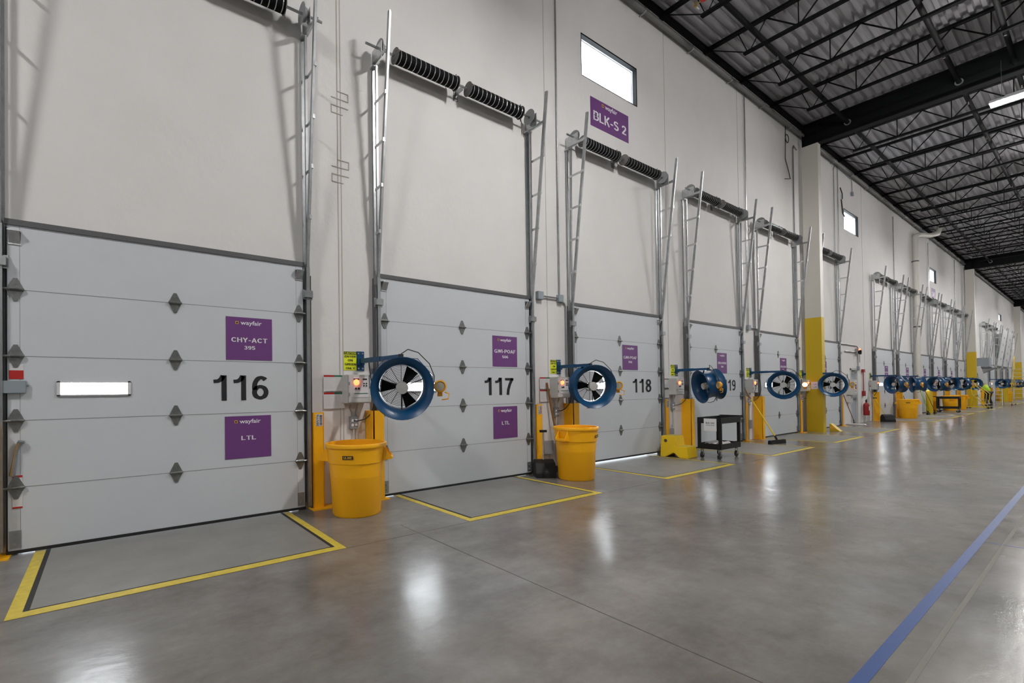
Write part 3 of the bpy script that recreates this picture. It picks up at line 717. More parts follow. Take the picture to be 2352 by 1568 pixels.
for s in js:
    bay = 0 if s < 18 else 1 if s < 47 else 2 if s < 74 else 3
    base = [0, 18.4, 50.4, 82.4][bay]; k = len([q for q in js if (0 if q < 18 else 1 if q < 47 else 2 if q < 74 else 3) == bay and q < s])
    where = ['before the nearest girder, counted from the camera', 'past the nearest girder', 'past the second girder', 'past the third girder'][bay]
    if bay == 0:
        k = len([q for q in js if q < 18 and q > s]); where = 'back from the nearest girder toward the camera'
    inst('joist', make_joist, (0, s, 0), '%s black open web roof joist %s' % (ordn[min(k, 15)], where), 'roof joist', 'black roof joists')
# sprinkler mains along the roof
for x, z, r_, nm in ((1.28, 9.52, .055, 'black sprinkler main nearest the wall under the roof'), (3.63, 9.5, .055, 'second black sprinkler main under the roof'), (4.6, 9.45, .05, 'third black sprinkler main under the roof'), (5.5, 9.45, .04, 'fourth black sprinkler main under the roof')):
    o = root('sprinkler_main', (x, 0, z), nm, 'pipe', 'black sprinkler mains')
    MB().tube([(0, -13, 0), (0, 105, 0)], r_, 10).build('pipe', 'steelblack', o, smooth=True)
    MB().lathe([(r_, 18.50), (r_+.03, 18.50), (r_+.03, 18.52), (r_, 18.52)], 'y', n=16, close=True).lathe([(r_, 47.33), (r_+.03, 47.33), (r_+.03, 47.35), (r_, 47.35)], 'y', n=16, close=True).build('sleeve_collar', 'galv_light' if x < 4 else 'steelblack', o)
    hm = MB().tube([(0, 0, -r_), (0, 0, -r_-.06), (0, 0, -r_-.061), (0, 0, -r_-.07)], [.012, .012, .025, .025], 8).mesh('sprinkler_head', 'pipe_grey')
    for k in range(14): part('sprinkler_head', hm, o, (0, 3.4+k*3.3, 0))
o = root('wall_pipe', (.11, 0, 9.62), 'grey pipe clamped along the top of the wall under the roof', 'pipe')
MB().tube([(0, -13, 0), (0, 105, 0)], .06, 12).build('pipe', 'pipe_grey', o, smooth=True)
cm = MB().box(-.105, .0, -.015, .015, -.075, -.055).lathe([(.062, -.02), (.07, -.02), (.07, .02), (.062, .02)], 'y', n=12, close=True).mesh('pipe_clamp', 'galv')
for k in range(24): part('pipe_clamp', cm, o, (0, 3.5+k*2, 0))
# ---------------------------------------------------------------- high bay lights
def make_light():
    r = empty('high_bay_light')
    MB().box(-.70, .70, -.10, .10, .02, .09).box(-.45, .45, -.05, .05, .09, .13).build('housing', 'frame_white', r, bevel=.01)
    MB().prism([(-.09, .02), (.09, .02), (.08, -.02), (.05, -.04), (-.05, -.04), (-.08, -.02)], 'x', -.68, .68).build('diffuser', 'lens', r)
    MB().tube([(-.5, 0, .1), (-.5, 0, 1.0)], .004, 4).tube([(.5, 0, .1), (.5, 0, 1.0)], .004, 4).build('hanging_wire', 'galv', r)
    return r
for x in (4.95, 19.0):  # the farther row is unseen, added as ambient fill
    for k, s in enumerate((-5.0, 5.6, 17.5, 29, 40.5, 52, 63.5, 75, 86.5) if x < 6 else (-5, 17, 39, 61, 83)):
        lab = 'long white linear light hanging below the roof near the nearest girder' if (x < 6 and k == 2) else 'unseen white linear light added for ambient fill, row %d from the wall' % ([4.95, 19.0].index(x)+1)
        if x < 6 and k != 2: lab = 'white linear light in the row over the blue floor line'
        inst('light', make_light, (x, s, 8.2), lab, 'ceiling light', 'linear high bay lights')
# ---------------------------------------------------------------- wall conduits, boxes, cables
def conduit(paths, lab, r_=.012, m='galv', name='wall_conduit', boxes=(), cat='conduit'):
    o = root(name, (0, paths[0][0][1], 0), lab, cat); y0 = paths[0][0][1]
    for p in paths: MB().tube([(q[0], q[1]-y0, q[2]) for q in p], r_, 8).build('pipe', m, o, smooth=True)
    for (y, z, w_) in boxes: MB().box(.0, .07, y-y0-w_/2, y-y0+w_/2, z-w_/2, z+w_/2).build('junction_box', 'jbox', o, bevel=.004)
    return o
conduit([[(.03, 6.76, 9.9), (.03, 6.76, 3.18)], [(.035, 6.31, 3.11), (.035, 6.70, 3.11)], [(.02, 6.82, 3.05), (.02, 6.90, 3.04), (.02, 6.93, 2.98), (.02, 6.93, 1.0)]], 'thin steel conduit dropping between dock doors 117 and 118 into two grey boxes', r_=.014, boxes=((6.24, 3.11, .14), (6.77, 3.11, .13)))
conduit([[(.03, 14.5, 9.8), (.03, 14.5, 3.15), ], [(.03, 14.5, 3.1), (.03, 14.9, 3.1)]], 'thin steel conduit running down between dock doors 119 and 120', r_=.016, boxes=((14.5, 3.1, .14),))
conduit([[(.03, 18.25, 9.12), (.03, 17.99, 9.18), (.03, 17.93, 9.10), (.03, 17.93, 1.2)]], 'steel conduit bending at the top just left of the nearest column', r_=.018)
conduit([[(.02, 17.4, 9.8), (.02, 17.39, 9.35)]+arc((.02, 17.52, 9.28), .13, PI, -PI, 10)+[(.02, 17.38, 9.1), (.02, 17.34, 8.6), (.02, 17.6, 8.25), (.02, 17.72, 8.05), (.02, 17.3, 7.95)]], 'loose black cable looped and hooked on the wall left of the nearest girder', r_=.010, m='rubber', name='hanging_cable', cat='cable')
conduit([[(.03, 22.1, 9.75), (.03, 21.75, 9.45), (.03, 21.75, 3.1)]], 'left of two thin conduits beyond the nearest column', r_=.014)
conduit([[(.03, 22.17, 9.7), (.03, 22.17, 3.1)], [(.03, 22.17, 9.65), (.03, 23.75, 9.55), (.03, 23.85, 9.45), (.03, 23.85, 9.05)]], 'right of two thin conduits beyond the nearest column with a side branch', r_=.014, boxes=((23.85, 8.98, .14),))
conduit([[(.03, 22.45, 8.9), (.05, 22.6, 8.7), (.05, 22.6, 8.5)], [(.02, 22.6, 8.5), (.02, 22.75, 8.0), (.02, 22.95, 7.9)]], 'short black cable hanging beside the second high window', r_=.018, m='rubber', name='hanging_cable', cat='cable')
conduit([[(.03, 29.8, 9.3), (.03, 29.75, 3.1)]], 'thin conduit on the wall between the second and third windows', r_=.016)
conduit([[(.03, 36.9, 9.3), (.03, 36.9, 5)]], 'thin conduit on the wall just left of the third window', r_=.016)
conduit([[(.03, 44.4, 9.5), (.03, 44.4, 4)]], 'thin conduit on the wall before the second column', r_=.018)
conduit([[(.03, 47.8, 9.5), (.03, 47.8, 1)]], 'thin conduit on the wall right behind the second column', r_=.02)
conduit([[(.03, 19.0, 3.03), (.03, 24.0, 3.03), (.03, 24.15, 2.95), (.03, 24.15, 2.15)], [(.03, 22.6, 2.77), (.03, 24.0, 2.77)]], 'horizontal conduit bending down to the personnel door', r_=.018, boxes=((24.15, 2.15, .16),))
for y, z, nm in ((6.39, .42, 'between dock doors 117 and 118'), (10.4, .42, 'between dock doors 118 and 119'), (14.43, .43, 'between dock doors 119 and 120')):
    o = root('floor_junction_box', (0, y, z), 'small grey metal box low on the wall %s' % nm, 'junction box', 'low grey wall boxes')
    MB().box(0, .06, -.13, .13, -.12, .12).build('box', 'midgrey', o, bevel=.004); MB().box(.06, .064, -.12, .12, -.11, .11).build('cover', 'midgrey', o)
# downspout
o = root('downspout', (-.02, 33.24, 0), 'fat white roof drain pipe running down the wall past the first column', 'pipe')
MB().tube([(.18, 0, .0), (.18, 0, 8.75), (.19, .1, 8.98), (.25, .35, 9.08), (.5, 1.3, 9.15), (.7, 1.9, 9.3), (.75, 2.1, 9.6)], .12, 14).build('pipe', 'steel_white', o, smooth=True)
for z in (4.4, 7.7): MB().lathe([(.122, z-.03), (.132, z-.03), (.132, z+.03), (.122, z+.03)], 'z', (.18, 0, 0), 14).box(.023, .1, -.02, .02, z-.02, z+.02).build('pipe_strap', 'darkgrey', o)
# ---------------------------------------------------------------- personnel door and what hangs beside it
r = root('door_19', (0, 23.30, 0), 'grey personnel door with a closer and panic bar', 'door', None, 'structure')
MB().box(-.10, -.05, .03, .75, .01, 2.07).build('door_leaf', 'doorblue', r)
MB().box(-.12, .02, -.05, .03, 0, 2.13).box(-.12, .02, .75, .83, 0, 2.13).box(-.12, .02, -.05, .83, 2.07, 2.15).build('door_frame', 'boxgrey', r)
MB().box(-.05, .02, .08, .70, .98, 1.06).box(-.05, .0, .05, .12, .92, 1.12).build('panic_bar', 'midgrey', r)
MB().box(-.05, .03, .10, .42, 1.92, 2.0).bar((.0, .42, 1.99), (.04, .68, 2.06), .02, .02).build('door_closer', 'midgrey', r)
o = root('exit_light', (0, 24.02, 2.80), 'glowing red emergency unit on the conduit above the personnel door', 'emergency light')
MB().box(.0, .10, -.12, .12, -.10, .12).build('housing', 'midgrey', o, bevel=.01)
MB().box(.10, .13, -.02, .10, -.02, .12).build('red_beacon', 'redlight', o, bevel=.01); MB().tube([(.05, .26, -.02), (.05, .26, -.42)], .010, 6).build('hanging_cord', 'pipe_grey', o)
MB().lathe([(0, .0), (.06, .0), (.09, .05), (.09, .08)], 'x', (.10, -.08, -.03), 14).build('sounder', 'black', o, smooth=True)
o = root('first_aid_cabinet', (0, 23.0, 1.42), 'white wall cabinet with a blue printed notice left of the personnel door', 'cabinet')
MB().box(0, .22, -.22, .22, -.30, .28).build('cabinet', 'boxgrey', o, bevel=.006)
MB().box(.221, .224, -.14, .18, -.22, .22).build('notice', 'paper', o); MB().box(.2242, .225, -.06, .10, -.08, .10).build('blue_print', 'tapeblue', o); MB().box(.2242, .225, -.08, .12, -.17, -.15).box(.2242, .225, -.02, .08, .15, .18).build('print_lines', 'ink', o)
o = root('green_sign', (.002, 22.92, 1.83), 'small white and green safety sign above the white wall cabinet', 'sign')
MB().box(0, .003, -.16, .16, -.10, .10).build('sign_board', 'paper', o); MB().box(.0032, .004, -.06, .06, -.08, .08).build('pictogram', 'green', o)
o = root('bin_holder', (0, 22.95, .98), 'small grey wall pocket below the white cabinet', 'holder')
MB().box(0, .12, -.13, .13, -.14, .12).build('pocket', 'boxgrey', o, bevel=.004)
o = root('fire_alarm', (0, 24.76, 1.15), 'red fire alarm pull station with its red conduit and strobe', 'fire alarm')
MB().box(0, .08, -.10, .10, -.10, .10).build('pull_station', 'darkred', o, bevel=.006); MB().box(.03, .05, -.025, .025, .1, .85).build('red_conduit', 'darkred', o); MB().box(0, .08, -.11, .09, .85, .97).build('strobe_box', 'darkred', o, bevel=.005)
o = root('fire_extinguisher', (.13, 24.68, .28), 'red fire extinguisher hanging on the wall near the personnel door', 'fire extinguisher')
MB().lathe([(0, 0), (.09, 0), (.10, .03), (.10, .40), (.085, .46), (.035, .50), (.03, .53), (0, .53)], 'z', n=18).build('cylinder', 'darkred', o, smooth=True)
MB().bar((0, 0, .53), (.0, 0, .60), .05, .05).bar((0, -.06, .60), (0, .08, .63), .025, .015).bar((0, -.05, .56), (0, .05, .56), .02, .015).build('valve', 'black', o)
MB().tube([(0, .05, .56), (0, .11, .45), (0, .115, .25), (0, .11, .15)], .012, 6).build('hose', 'rubber', o, smooth=True); MB().box(.085, .104, -.05, .05, .2, .36).build('instruction_label', 'paper', o)
# ---------------------------------------------------------------- bins, step stools, carts, brooms
def make_bin():
    r = empty('trash_can')
    MB().lathe([(0, .0), (.270, .0), (.285, .02), (.315, .60), (.318, .61), (.332, .62), (.345, .80), (.362, .80), (.366, .82), (.360, .84), (.345, .845), (.333, .84), (.322, .62), (.27, .035), (0, .03)], 'z', n=48).build('bin_body', 'can', r, smooth=True)
    for s in (-1, 1):
        mb = MB()
        # flared hand grip: sloping hood with two cheeks and a lower bar
        y0, y1, y2 = .335*s, .425*s, .345*s
        for x in (-.085, .085):
            a = x-.006; b = x+.006
            v = [(a, y0, .80), (a, y1, .675), (a, y1, .645), (a, .32*s, .63), (b, y0, .80), (b, y1, .675), (b, y1, .645), (b, .32*s, .63)]
            mb.add(v, [(0,1,2,3), (7,6,5,4), (0,4,5,1), (1,5,6,2), (2,6,7,3), (3,7,4,0)])
        mb.bar((-.09, y1-.006*s, .66), (.09, y1-.006*s, .66), .028, .028); mb.bar((-.09, y0, .795), (.09, y0, .795), .02, .03)
        g = mb.build('hand_grip', 'can', r)
    return r
def bin_label(o, m='ULINE'):
    l = MB().box(.0, .003, -.055, .055, -.02, .02).build('maker_badge', 'ink', o)
    return l
def place_bin(x, y, rz, lab, badge=None):
    o = inst('bin', make_bin, (x, y, 0), lab, 'trash can', 'yellow trash cans', rz)
    if badge is not None:
        b = empty('maker_badge'); b.parent = o; R_ = .344; b.location = (R_*math.cos(badge), R_*math.sin(badge), .70); b.rotation_euler = (0, 0, badge)
        p = MB().box(0, .003, -.062, .062, -.021, .021).build('badge_plate', 'ink', b); text('lettering', 'ULINE', .03, 'gold', b, (.0045, 0, 0), fit=(.10, .026))
    return o
PROTO['bin'] = make_bin(); FIRST_BIN = PROTO['bin']
_b = copy_tree(FIRST_BIN)  # the first can is the prototype itself, the others are copies
bpy.data.objects.remove(_b, do_unlink=True) if not _b.children else [bpy.data.objects.remove(c, do_unlink=True) for c in list(_b.children)]+[bpy.data.objects.remove(_b, do_unlink=True)]
FIRST_BIN.location = (.60, 2.45, 0); FIRST_BIN.rotation_euler = (0, 0, math.radians(-32)); tag(FIRST_BIN, 'large yellow trash can standing between dock doors 116 and 117', 'trash can', 'yellow trash cans')
BINS = [(.80, 6.22, 6, 'large yellow trash can standing between dock doors 117 and 118', 12), (.60, 28.75, -85, 'yellow trash can by the second door past the extinguisher', 5),
        (.50, 38.7, 20, 'yellow trash can behind the small rolling ladder, left one', None), (.50, 41.4, 70, 'yellow trash can behind the small rolling ladder, right one', None), (.64, 61.4, 30, 'yellow trash can far back under the raised dock doors', None)]
BOBJ = []
for x, y, a, lab, bd in BINS:
    o = copy_tree(FIRST_BIN); o.location = (x, y, 0); o.rotation_euler = (0, 0, math.radians(a)); tag(o, lab); BOBJ.append((o, bd))
BOBJ.append((FIRST_BIN, -9))
for o, bd in BOBJ:
    if bd is None: continue
    t = math.radians(bd)
    p = MB().box(0, .003, -.062, .062, -.021, .021).build('maker_badge', 'ink', o, loc=(.3435*math.cos(t), .3435*math.sin(t), .70), rot=(0, .09, t))
    text('lettering', 'ULINE', .03, 'gold', p, (.0036, 0, 0), fit=(.10, .026))
def make_stool():
    r = empty('step_stool')
    P = [(.0, 0), (.12, 0), (.30, .10), (.42, 0), (.60, 0), (.57, .235), (.33, .235), (.31, .44), (.03, .44)]
    MB().prism(P, 'y', -.20, .20).build('stool_body', 'stool', r, bevel=.012)
    MB().box(.05, .29, -.17, .17, .438, .444).box(.35, .55, -.17, .17, .232, .239).build('step_tread', 'tape', r)
    MB().lathe([(0, -.001), (.035, -.001), (.035, .004)], 'y', (.13, -.202, .34), 16).build('hand_hole_shade', 'joint', r)  # dark disc paints the shade inside the hole, no opening is cut
    return r
inst('stool', make_stool, (.22, 9.86, 0), 'yellow plastic two step stool beside the black cart', 'step stool', None)
inst('stool', make_stool, (.25, 62.6, 0), 'yellow plastic two step stool far back near the tall ladder', 'step stool', None)
def make_cart():
    r = empty('utility_cart'); w, l = .47, .86
    for z0, z1, nm in ((.72, .84, 'top_tray'), (.20, .31, 'lower_tray')):
        mb = MB().box(0, w, 0, l, z0, z0+.02); t = .02
        mb.box(0, t, 0, l, z0, z1).box(w-t, w, 0, l, z0, z1).box(0, w, 0, t, z0, z1).box(0, w, l-t, l, z0, z1); mb.build(nm, 'black', r, bevel=.004)
    for x in (0, w-.055):
        for y in (0, l-.055): MB().box(x, x+.055, y, y+.055, .28, .75).build('leg', 'black', r, bevel=.006)
    MB().bar((.02, l, .82), (.02, l+.11, .84), .03, .03).bar((w-.02, l, .82), (w-.02, l+.11, .84), .03, .03).bar((.0, l+.11, .84), (w, l+.11, .84), .035, .035).build('push_handle', 'black', r, bevel=.004)
    for x in (.06, w-.06):
        for y in (.07, l-.07):
            c = MB().box(x-.02, x+.02, y-.03, y+.03, .17, .205).box(x-.024, x-.019, y-.02, y+.02, .06, .18).box(x+.019, x+.024, y-.02, y+.02, .06, .18).build('caster_fork', 'galv', r)
            MB().lathe([(0, -.016), (.060, -.016), (.064, -.008), (.064, .008), (.060, .016), (0, .016)], 'x', (x, y, .064), 18).build('wheel', 'rubber', c, smooth=True)
    return r
c = inst('cart', make_cart, (.86, 9.98, 0), 'black two shelf utility cart standing before dock door 119', 'utility cart', None)
s = root('cart_sign', (1.0, 9.974, .74), 'white paper sign reading BLK-S02 taped on the near black cart', 'paper sign')
MB().box(.0, .25, -.003, 0, -.17, .08).build('sheet', 'paper', s); text('lettering', 'BLK-S02', .05, 'ink', s, (.125, -.0045, -.01), face='y', fit=(.17, .035)); MB().box(.04, .21, -.0042, -.0032, -.062, -.05).build('print_line', 'midgrey', s)
for k, (x, y, lab) in enumerate(((1.08, 10.12, 'roll of clear stretch wrap with a black core on the near cart'), (1.20, 10.15, 'second clear stretch wrap roll on the near cart'), (.97, 10.16, 'third stretch wrap roll lying at the back of the near cart'))):
    o = root('wrap_roll', (x, y, .275), lab, 'stretch wrap', 'stretch wrap rolls on the cart')
    MB().lathe([(.03, 0), (.055, 0), (.055, .42), (.03, .42)], 'y', n=18, close=True).build('film', 'wrap', o, smooth=True); MB().lathe([(.012, -.01), (.03, -.01), (.03, .43), (.012, .43)], 'y', n=14, close=True).build('core', 'ink', o)
c2 = inst('cart', make_cart, (1.18, 36.2, 0), 'black two shelf utility cart far back beside the round bollard', 'utility cart', None)
c2.rotation_euler = (0, 0, PI/2)
# brooms and dustpans
def broom(name, head, top, lab, hw=.45, hd='black', pole='stool', yaw=0, poler=.013, cat='broom', grp=None, low=None):
    o = root(name, (head[0], head[1], 0), lab, cat, grp)
    T = Vector((top[0]-head[0], top[1]-head[1], top[2])); B = Vector((0, 0, .12))
    MB().tube([B, B+(T-B)*.78], poler, 8).build('pole', pole, o, smooth=True)
    MB().tube([B+(T-B)*.78, T], poler*1.05, 8).build('grip', low or pole, o, smooth=True)
    cy, sy = math.cos(yaw), math.sin(yaw)
    MB().bar((-hw/2*sy, -hw/2*cy, .085), (hw/2*sy, hw/2*cy, .085), .06, .03).build('broom_block', hd, o)
    MB().bar((-hw/2*sy, -hw/2*cy, .038), (hw/2*sy, hw/2*cy, .038), .075, .076).build('bristles', hd, o)
    MB().tube([(0, 0, .10), B+(T-B)*.06], poler*1.6, 8).build('socket', hd, o)
    return o
broom('push_broom', (.88, 13.92), (.06, 14.10, 1.42), 'yellow handled push broom leaning in front of dock door 120', hw=.70, yaw=.12, low='wood', poler=.016)
broom('push_broom', (.16, 6.60), (.05, 6.37, 1.57), 'brown wooden handled push broom leaning left of the second trash can', hw=.55, pole='wood', yaw=0, low='wood', poler=.018)
broom('push_broom', (.30, 30.85), (.08, 29.9, 1.45), 'dark handled broom leaning beside the third yellow trash can', hw=.4, pole='wood')
broom('push_broom', (.55, 32.9), (.40, 31.7, 1.55), 'lime yellow handled broom leaning just left of the downspout', hw=.4, pole='hivis')
broom('push_broom', (.60, 34.1), (.34, 33.3, 1.35), 'brown handled broom leaning against the white downspout', hw=.35, pole='wood')
def dustpan(x, y, rz, lab, pole='galv_light', lean=(0, .0), hgt=.75, k=1.0):
    o = root('lobby_dustpan', (x, y, 0), lab, 'dustpan', None, rz=rz)
    P = [(-.16, 0), (.16, 0), (.15, .08), (.07, .22), (-.08, .27), (-.16, .18)]
    MB().prism([(a*k, b*k) for a, b in P], 'y', -.16*k, .16*k).build('pan', 'black', o, bevel=.008)
    MB().tube([(-.07, 0, .13), (-.07+lean[0], lean[1], hgt)], .016, 8).build('pole', pole, o, smooth=True)
    MB().bar((-.07+lean[0], lean[1]-.06, hgt), (-.07+lean[0], lean[1]+.06, hgt+.0), .035, .04).build('hand_grip', 'black', o)
    return o
dustpan(.36, 5.95, math.radians(-35), 'black upright dustpan with a pale handle standing by the second trash can', k=1.05)
dustpan(.58, 25.6, math.radians(-50), 'black upright dustpan with a yellow handle near the fire extinguisher', pole='stool', lean=(-.28, -.25), hgt=.95, k=1.1)
o = broom('dust_mop', (.22, 22.75), (.05, 21.9, 1.45), 'dust mop with a pale flat head leaning left of the personnel door', hw=.01, hd='darkgrey', pole='wood', cat='mop')
mb = MB(); mb.lathe([(0, .0), (.34, .0), (.36, .02), (.33, .05), (0, .06)], 'z', n=20, sy=.45); mb.build('mop_head', 'wrap', o, smooth=True)
o = root('wheel_chock', (.50, 19.3, 0), 'bright yellow slanted wedge standing right of the nearest column foot', 'wheel chock')
MB().prism([(0, 0), (.28, 0), (.20, .07), (.03, .24), (0, .24)], 'y', -.20, .06).build('wedge', 'colyellow', o, bevel=.008); MB().prism([(.02, .07), (.20, .075), (.10, .16), (.02, .17)], 'y', -.203, -.199).build('wood_face', 'gold', o)
o = root('pipe_bollard', (.32, 34.6, 0), 'round yellow bollard standing left of the far black cart', 'bollard')
MB().lathe([(0, 0), (.13, 0), (.13, 1.14), (.11, 1.18), (.06, 1.205), (0, 1.21)], 'z', n=24).build('bollard', 'colyellow', o, smooth=True)
for k, (x, y) in enumerate(((.62, 58.3), (.62, 60.6))):
    o = root('pipe_bollard', (x, y, 0), ['round yellow bollard far back, left of the far pair', 'round yellow bollard far back, right of the far pair'][k], 'bollard', 'far yellow bollards')
    MB().lathe([(0, 0), (.16, 0), (.16, 1.20), (.12, 1.23), (0, 1.24)], 'z', n=20).build('bollard', 'colyellow', o, smooth=True)
# ---------------------------------------------------------------- rolling ladders
def ladder(x, y, rz, n, w, lab, rail, stp='galv_light', rh=.9):
    o = root('rolling_ladder', (x, y, 0), lab, 'rolling ladder', 'yellow rolling ladders', rz=rz)
    m = 'colyellow'; rise, run = .28, .20
    for k in range(n): MB().box(-.0+k*run, .18+k*run, -w/2, w/2, .28+k*rise-.02, .28+k*rise).build('step', stp, o)
    for s in (-1, 1):
        yy = s*w/2
        MB().tube([(.0, yy, .05), (n*run, yy, n*rise+.05)], .02, 8).tube([(n*run+.1, yy, .10), (n*run-.05, yy, n*rise)], .02, 8).tube([(-.05, yy, .10), (n*run+.25, yy, .10)], .02, 8).build('side_frame', m, o, smooth=True)
        MB().tube([(.05, yy, .35), (.0, yy, .35+rh), (n*run-.15, yy, n*rise+rh), (n*run+.05, yy, n*rise+rh-.05), (n*run-.0, yy, n*rise)], .018, 8).build('hand_rail', m, o, smooth=True)
        for xx in (-.05, n*run+.25):
            MB().lathe([(0, -.02), (.055, -.02), (.06, 0), (.055, .02), (0, .02)], 'y', (xx, yy, .06), 14).build('wheel', 'rubber', o)
    return o
ladder(1.50, 42.9, math.radians(172), 3, .55, 'small yellow rolling ladder in front of the second column', 0, rh=.55)
ladder(2.22, 50.4, math.radians(90), 9, .85, 'tall yellow rolling ladder cut by the right edge of the photo', 0)
# grey wall unit, plank, and the worker
o = root('wall_unit', (.05, 52.2, 2.62), 'grey box shaped wall unit with a slanted hood underneath', 'wall unit')
MB().box(0, .62, -.5, .75, .1, .78).build('casing', 'jbox', o, bevel=.02); MB().prism([(0, .02), (.9, .02), (0, -.48)], 'y', -.4, .6).build('slanted_hood', 'midgrey', o); MB().box(0, .75, -.52, .77, .02, .06).build('lip', 'darkgrey', o)
o = root('tilted_panel', (.42, 51.0, 1.5), 'pale plank leaning upward behind the worker', 'plank')
MB().bar((.40, .38, -1.48), (-.2, -.25, 1.25), .26, .05, up=(0, 1, 0)).build('plank', 'frame_white', o)
o = root('step_ladder', (1.12, 51.3, 0), 'small white step ladder standing right beside the worker', 'step ladder')
for sx in (-.2, .2): MB().bar((sx, -.25, 0), (sx*.8, .0, 1.15), .03, .05).build('front_rail', 'frame_white', o); MB().bar((sx, .35, 0), (sx*.8, .02, 1.15), .025, .03).build('rear_rail', 'galv', o)
for k in range(4): MB().box(-.19, .19, -.24+.055*k, -.12+.055*k, .22+.26*k, .25+.26*k).build('tread', 'frame_white', o)
# ---------------------------------------------------------------- raised doors
for i, off in ((14, 0), (15, 0)):
    a, b, num, nm = DOORS[i]; w = b-a
    r = root('door_%d' % (i+1), (0, a, 0), 'white sectional dock door rolled up high, the %s' % ('first raised one' if i == 14 else 'second raised one'), 'dock door', None, 'structure')
    MB().bar((.10, w/2, 3.05), (.50, w/2, 6.10), w, .05, up=(1, 0, 0)).build('door_panel', 'frame_white', r)
    mb = MB()
    for k in range(6): mb.bar((.145+k*.06, w*(.2+.12*k), 3.35+k*.45), (.15+k*.06, w*(.2+.12*k)+.4, 3.35+k*.45), .004, .10)
    for z in (.6, 1.2, 1.8, 2.4): mb.bar((.10+z*.131+.03, w*.49-.05, 3.05+z), (.10+z*.131+.03, w*.49+.05, 3.05+z), .02, .16)
    mb.build('purple_marking', 'purple', r)
    t = root('parked_trailer', (-.3, a, 0), 'grey rear doors of a trailer docked behind the %s raised dock door' % ('first' if i == 14 else 'second'), 'trailer', 'trailers at the raised doors')
    MB().box(-.6, -.55, -.3, w+.3, 0, 3.2).build('trailer_door', 'midgrey', t); MB().box(-.55, -.5, w/2-.06, w/2+.06, 0, 3.1).box(-.55, -.5, .1, .2, 0, 3.1).box(-.55, -.5, w-.2, w-.1, 0, 3.1).box(-.55, -.5, 0, w, 2.85, 2.95).build('door_frame', 'galv_light', t)
    MB().box(-.7, .0, -.35, -.28, 0, 3.3).box(-.7, .0, w+.28, w+.35, 0, 3.3).box(-.7, 0, -.35, w+.35, 3.2, 3.3).build('dock_seal', 'rubber', t)
# ---------------------------------------------------------------- worker
def skinned(name, pts, edges, m, parent, sub=2):
    me = bpy.data.meshes.new(name); me.from_pydata([p[:3] for p in pts], edges, []); o = bpy.data.objects.new(name, me); col.objects.link(o); o.parent = parent
    me.materials.append(MATS[m]); sk = o.modifiers.new('skin', 'SKIN')
    if not me.skin_vertices: bpy.context.view_layer.objects.active = o
    lay = me.skin_vertices[0].data if me.skin_vertices else None
    if lay:
        for i, p in enumerate(pts):
            rr = p[3] if not isinstance(p[3], tuple) else p[3]; lay[i].radius = (rr, rr) if not isinstance(rr, tuple) else rr; lay[i].use_root = (i == 0)
    s_ = o.modifiers.new('subdiv', 'SUBSURF'); s_.levels = sub; s_.render_levels = sub
    dg = bpy.context.evaluated_depsgraph_get(); nm = bpy.data.meshes.new_from_object(o.evaluated_get(dg)); o.modifiers.clear(); o.data = nm
    for p in nm.polygons: p.use_smooth = True
    return o
W = root('person', (.80, 49.8, 0), 'person in a lime yellow safety shirt bending toward the wall', 'person')
W.rotation_euler = (0, 0, math.radians(150))
P = [(0,0,.92,.13), (.10,0,1.12,.13), (.22,0,1.32,.15), (.32,0,1.42,.06), (.38,0,1.50,.06), (.42,0,1.60,.10),
     (.0,.11,.85,.10), (.04,.16,.48,.065), (-.02,.20,.10,.045), (.10,.21,.04,.04),
     (.0,-.11,.85,.10), (.10,-.18,.48,.065), (.0,-.24,.10,.045), (.13,-.26,.04,.04),
     (.24,.20,1.36,.065), (.30,.34,1.14,.048), (.48,.40,1.00,.036), (.54,.41,.96,.035),
     (.24,-.20,1.36,.065), (.34,-.32,1.16,.048), (.54,-.30,1.05,.036), (.60,-.29,1.02,.035)]
Ed = [(0,1),(1,2),(2,3),(3,4),(4,5),(0,6),(6,7),(7,8),(8,9),(0,10),(10,11),(11,12),(12,13),(2,14),(14,15),(15,16),(16,17),(2,18),(18,19),(19,20),(20,21)]
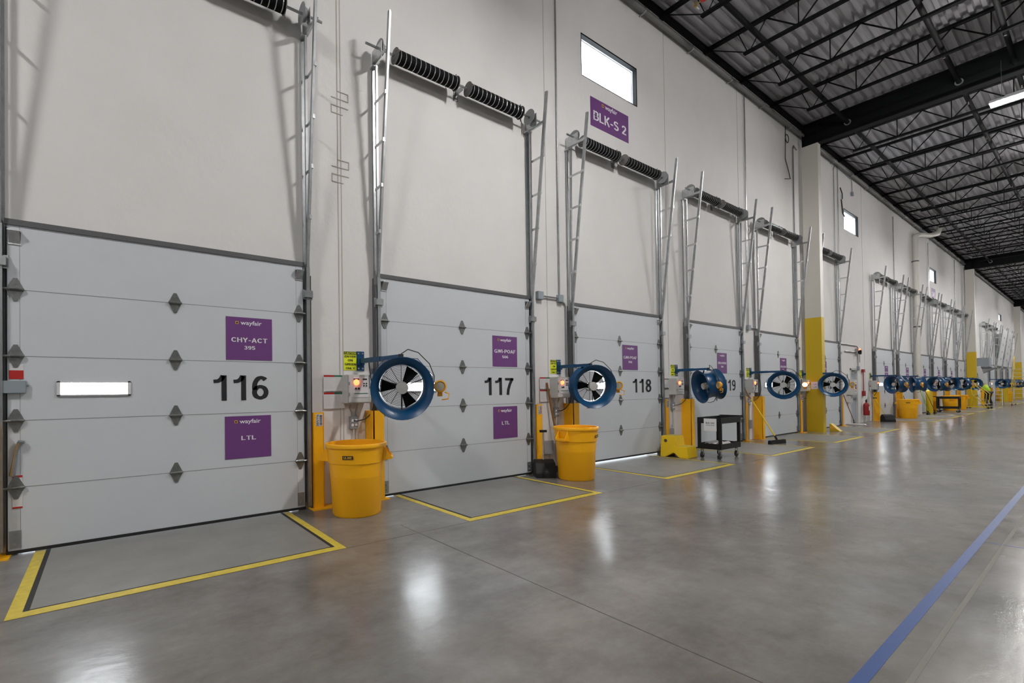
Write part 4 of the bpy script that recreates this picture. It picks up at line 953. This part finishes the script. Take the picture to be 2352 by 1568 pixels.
body = skinned('body', P, Ed, 'skin', W)
skinned('shirt', [(0,0,.90,.17), (.10,0,1.12,.165), (.22,0,1.32,.175), (.30,0,1.41,.09), (.24,.20,1.36,.09), (.28,.29,1.22,.075), (.24,-.20,1.36,.09), (.31,-.28,1.23,.075)], [(0,1),(1,2),(2,3),(2,4),(4,5),(2,6),(6,7)], 'hivis', W)
skinned('trousers', [(0,0,.94,.15), (.0,.11,.85,.125), (.04,.16,.48,.09), (-.02,.20,.12,.07), (.0,-.11,.85,.125), (.10,-.18,.48,.09), (.0,-.24,.12,.07)], [(0,1),(1,2),(2,3),(0,4),(4,5),(5,6)], 'denim', W)
skinned('hair', [(.36,0,1.62,.09), (.42,0,1.68,.095), (.46,0,1.68,.07)], [(0,1),(1,2)], 'hair', W)
for y, x in ((.205, .03), (-.25, .06)): MB().box(x-.09, x+.16, y-.05, y+.05, 0, .09).build('shoe', 'shoe', W, bevel=.02)
for y, x in ((.41, .56), (-.29, .62)):
    for k in range(4): MB().tube([(x, y-.03+k*.02, .96 if y > 0 else 1.02), (x+.03, y-.03+k*.02, .91 if y > 0 else .97), (x+.03, y-.03+k*.02, .87 if y > 0 else .93)], .009, 6).build('finger', 'skin', W, smooth=True)
# red valve near the roof
o = root('roof_valve', (1.03, 10.15, 9.55), 'red capped pipe end with a small brass valve among the near joists', 'valve')
MB().tube([(.10, .0, .0), (3.0, .0, .0)], .05, 12).build('pipe', 'steelblack', o, smooth=True)
MB().lathe([(.0, -.06), (.05, -.055), (.07, -.02), (.07, .09), (.055, .10)], 'x', (.04, 0, 0), 16).build('red_cap', 'red', o, smooth=True)
MB().tube([(-.02, 0, -.02), (-.12, 0, -.06)], .012, 6).lathe([(.0, -.02), (.03, -.02), (.03, .02), (0, .02)], 'z', (-.13, 0, -.06), 10).bar((-.13, 0, -.04), (-.15, 0, .06), .012, .03).build('brass_valve', 'brass', o)
MB().bar((-.10, .0, -.11), (-.06, .0, -.17), .03, .02).build('paper_tag', 'paper', o)
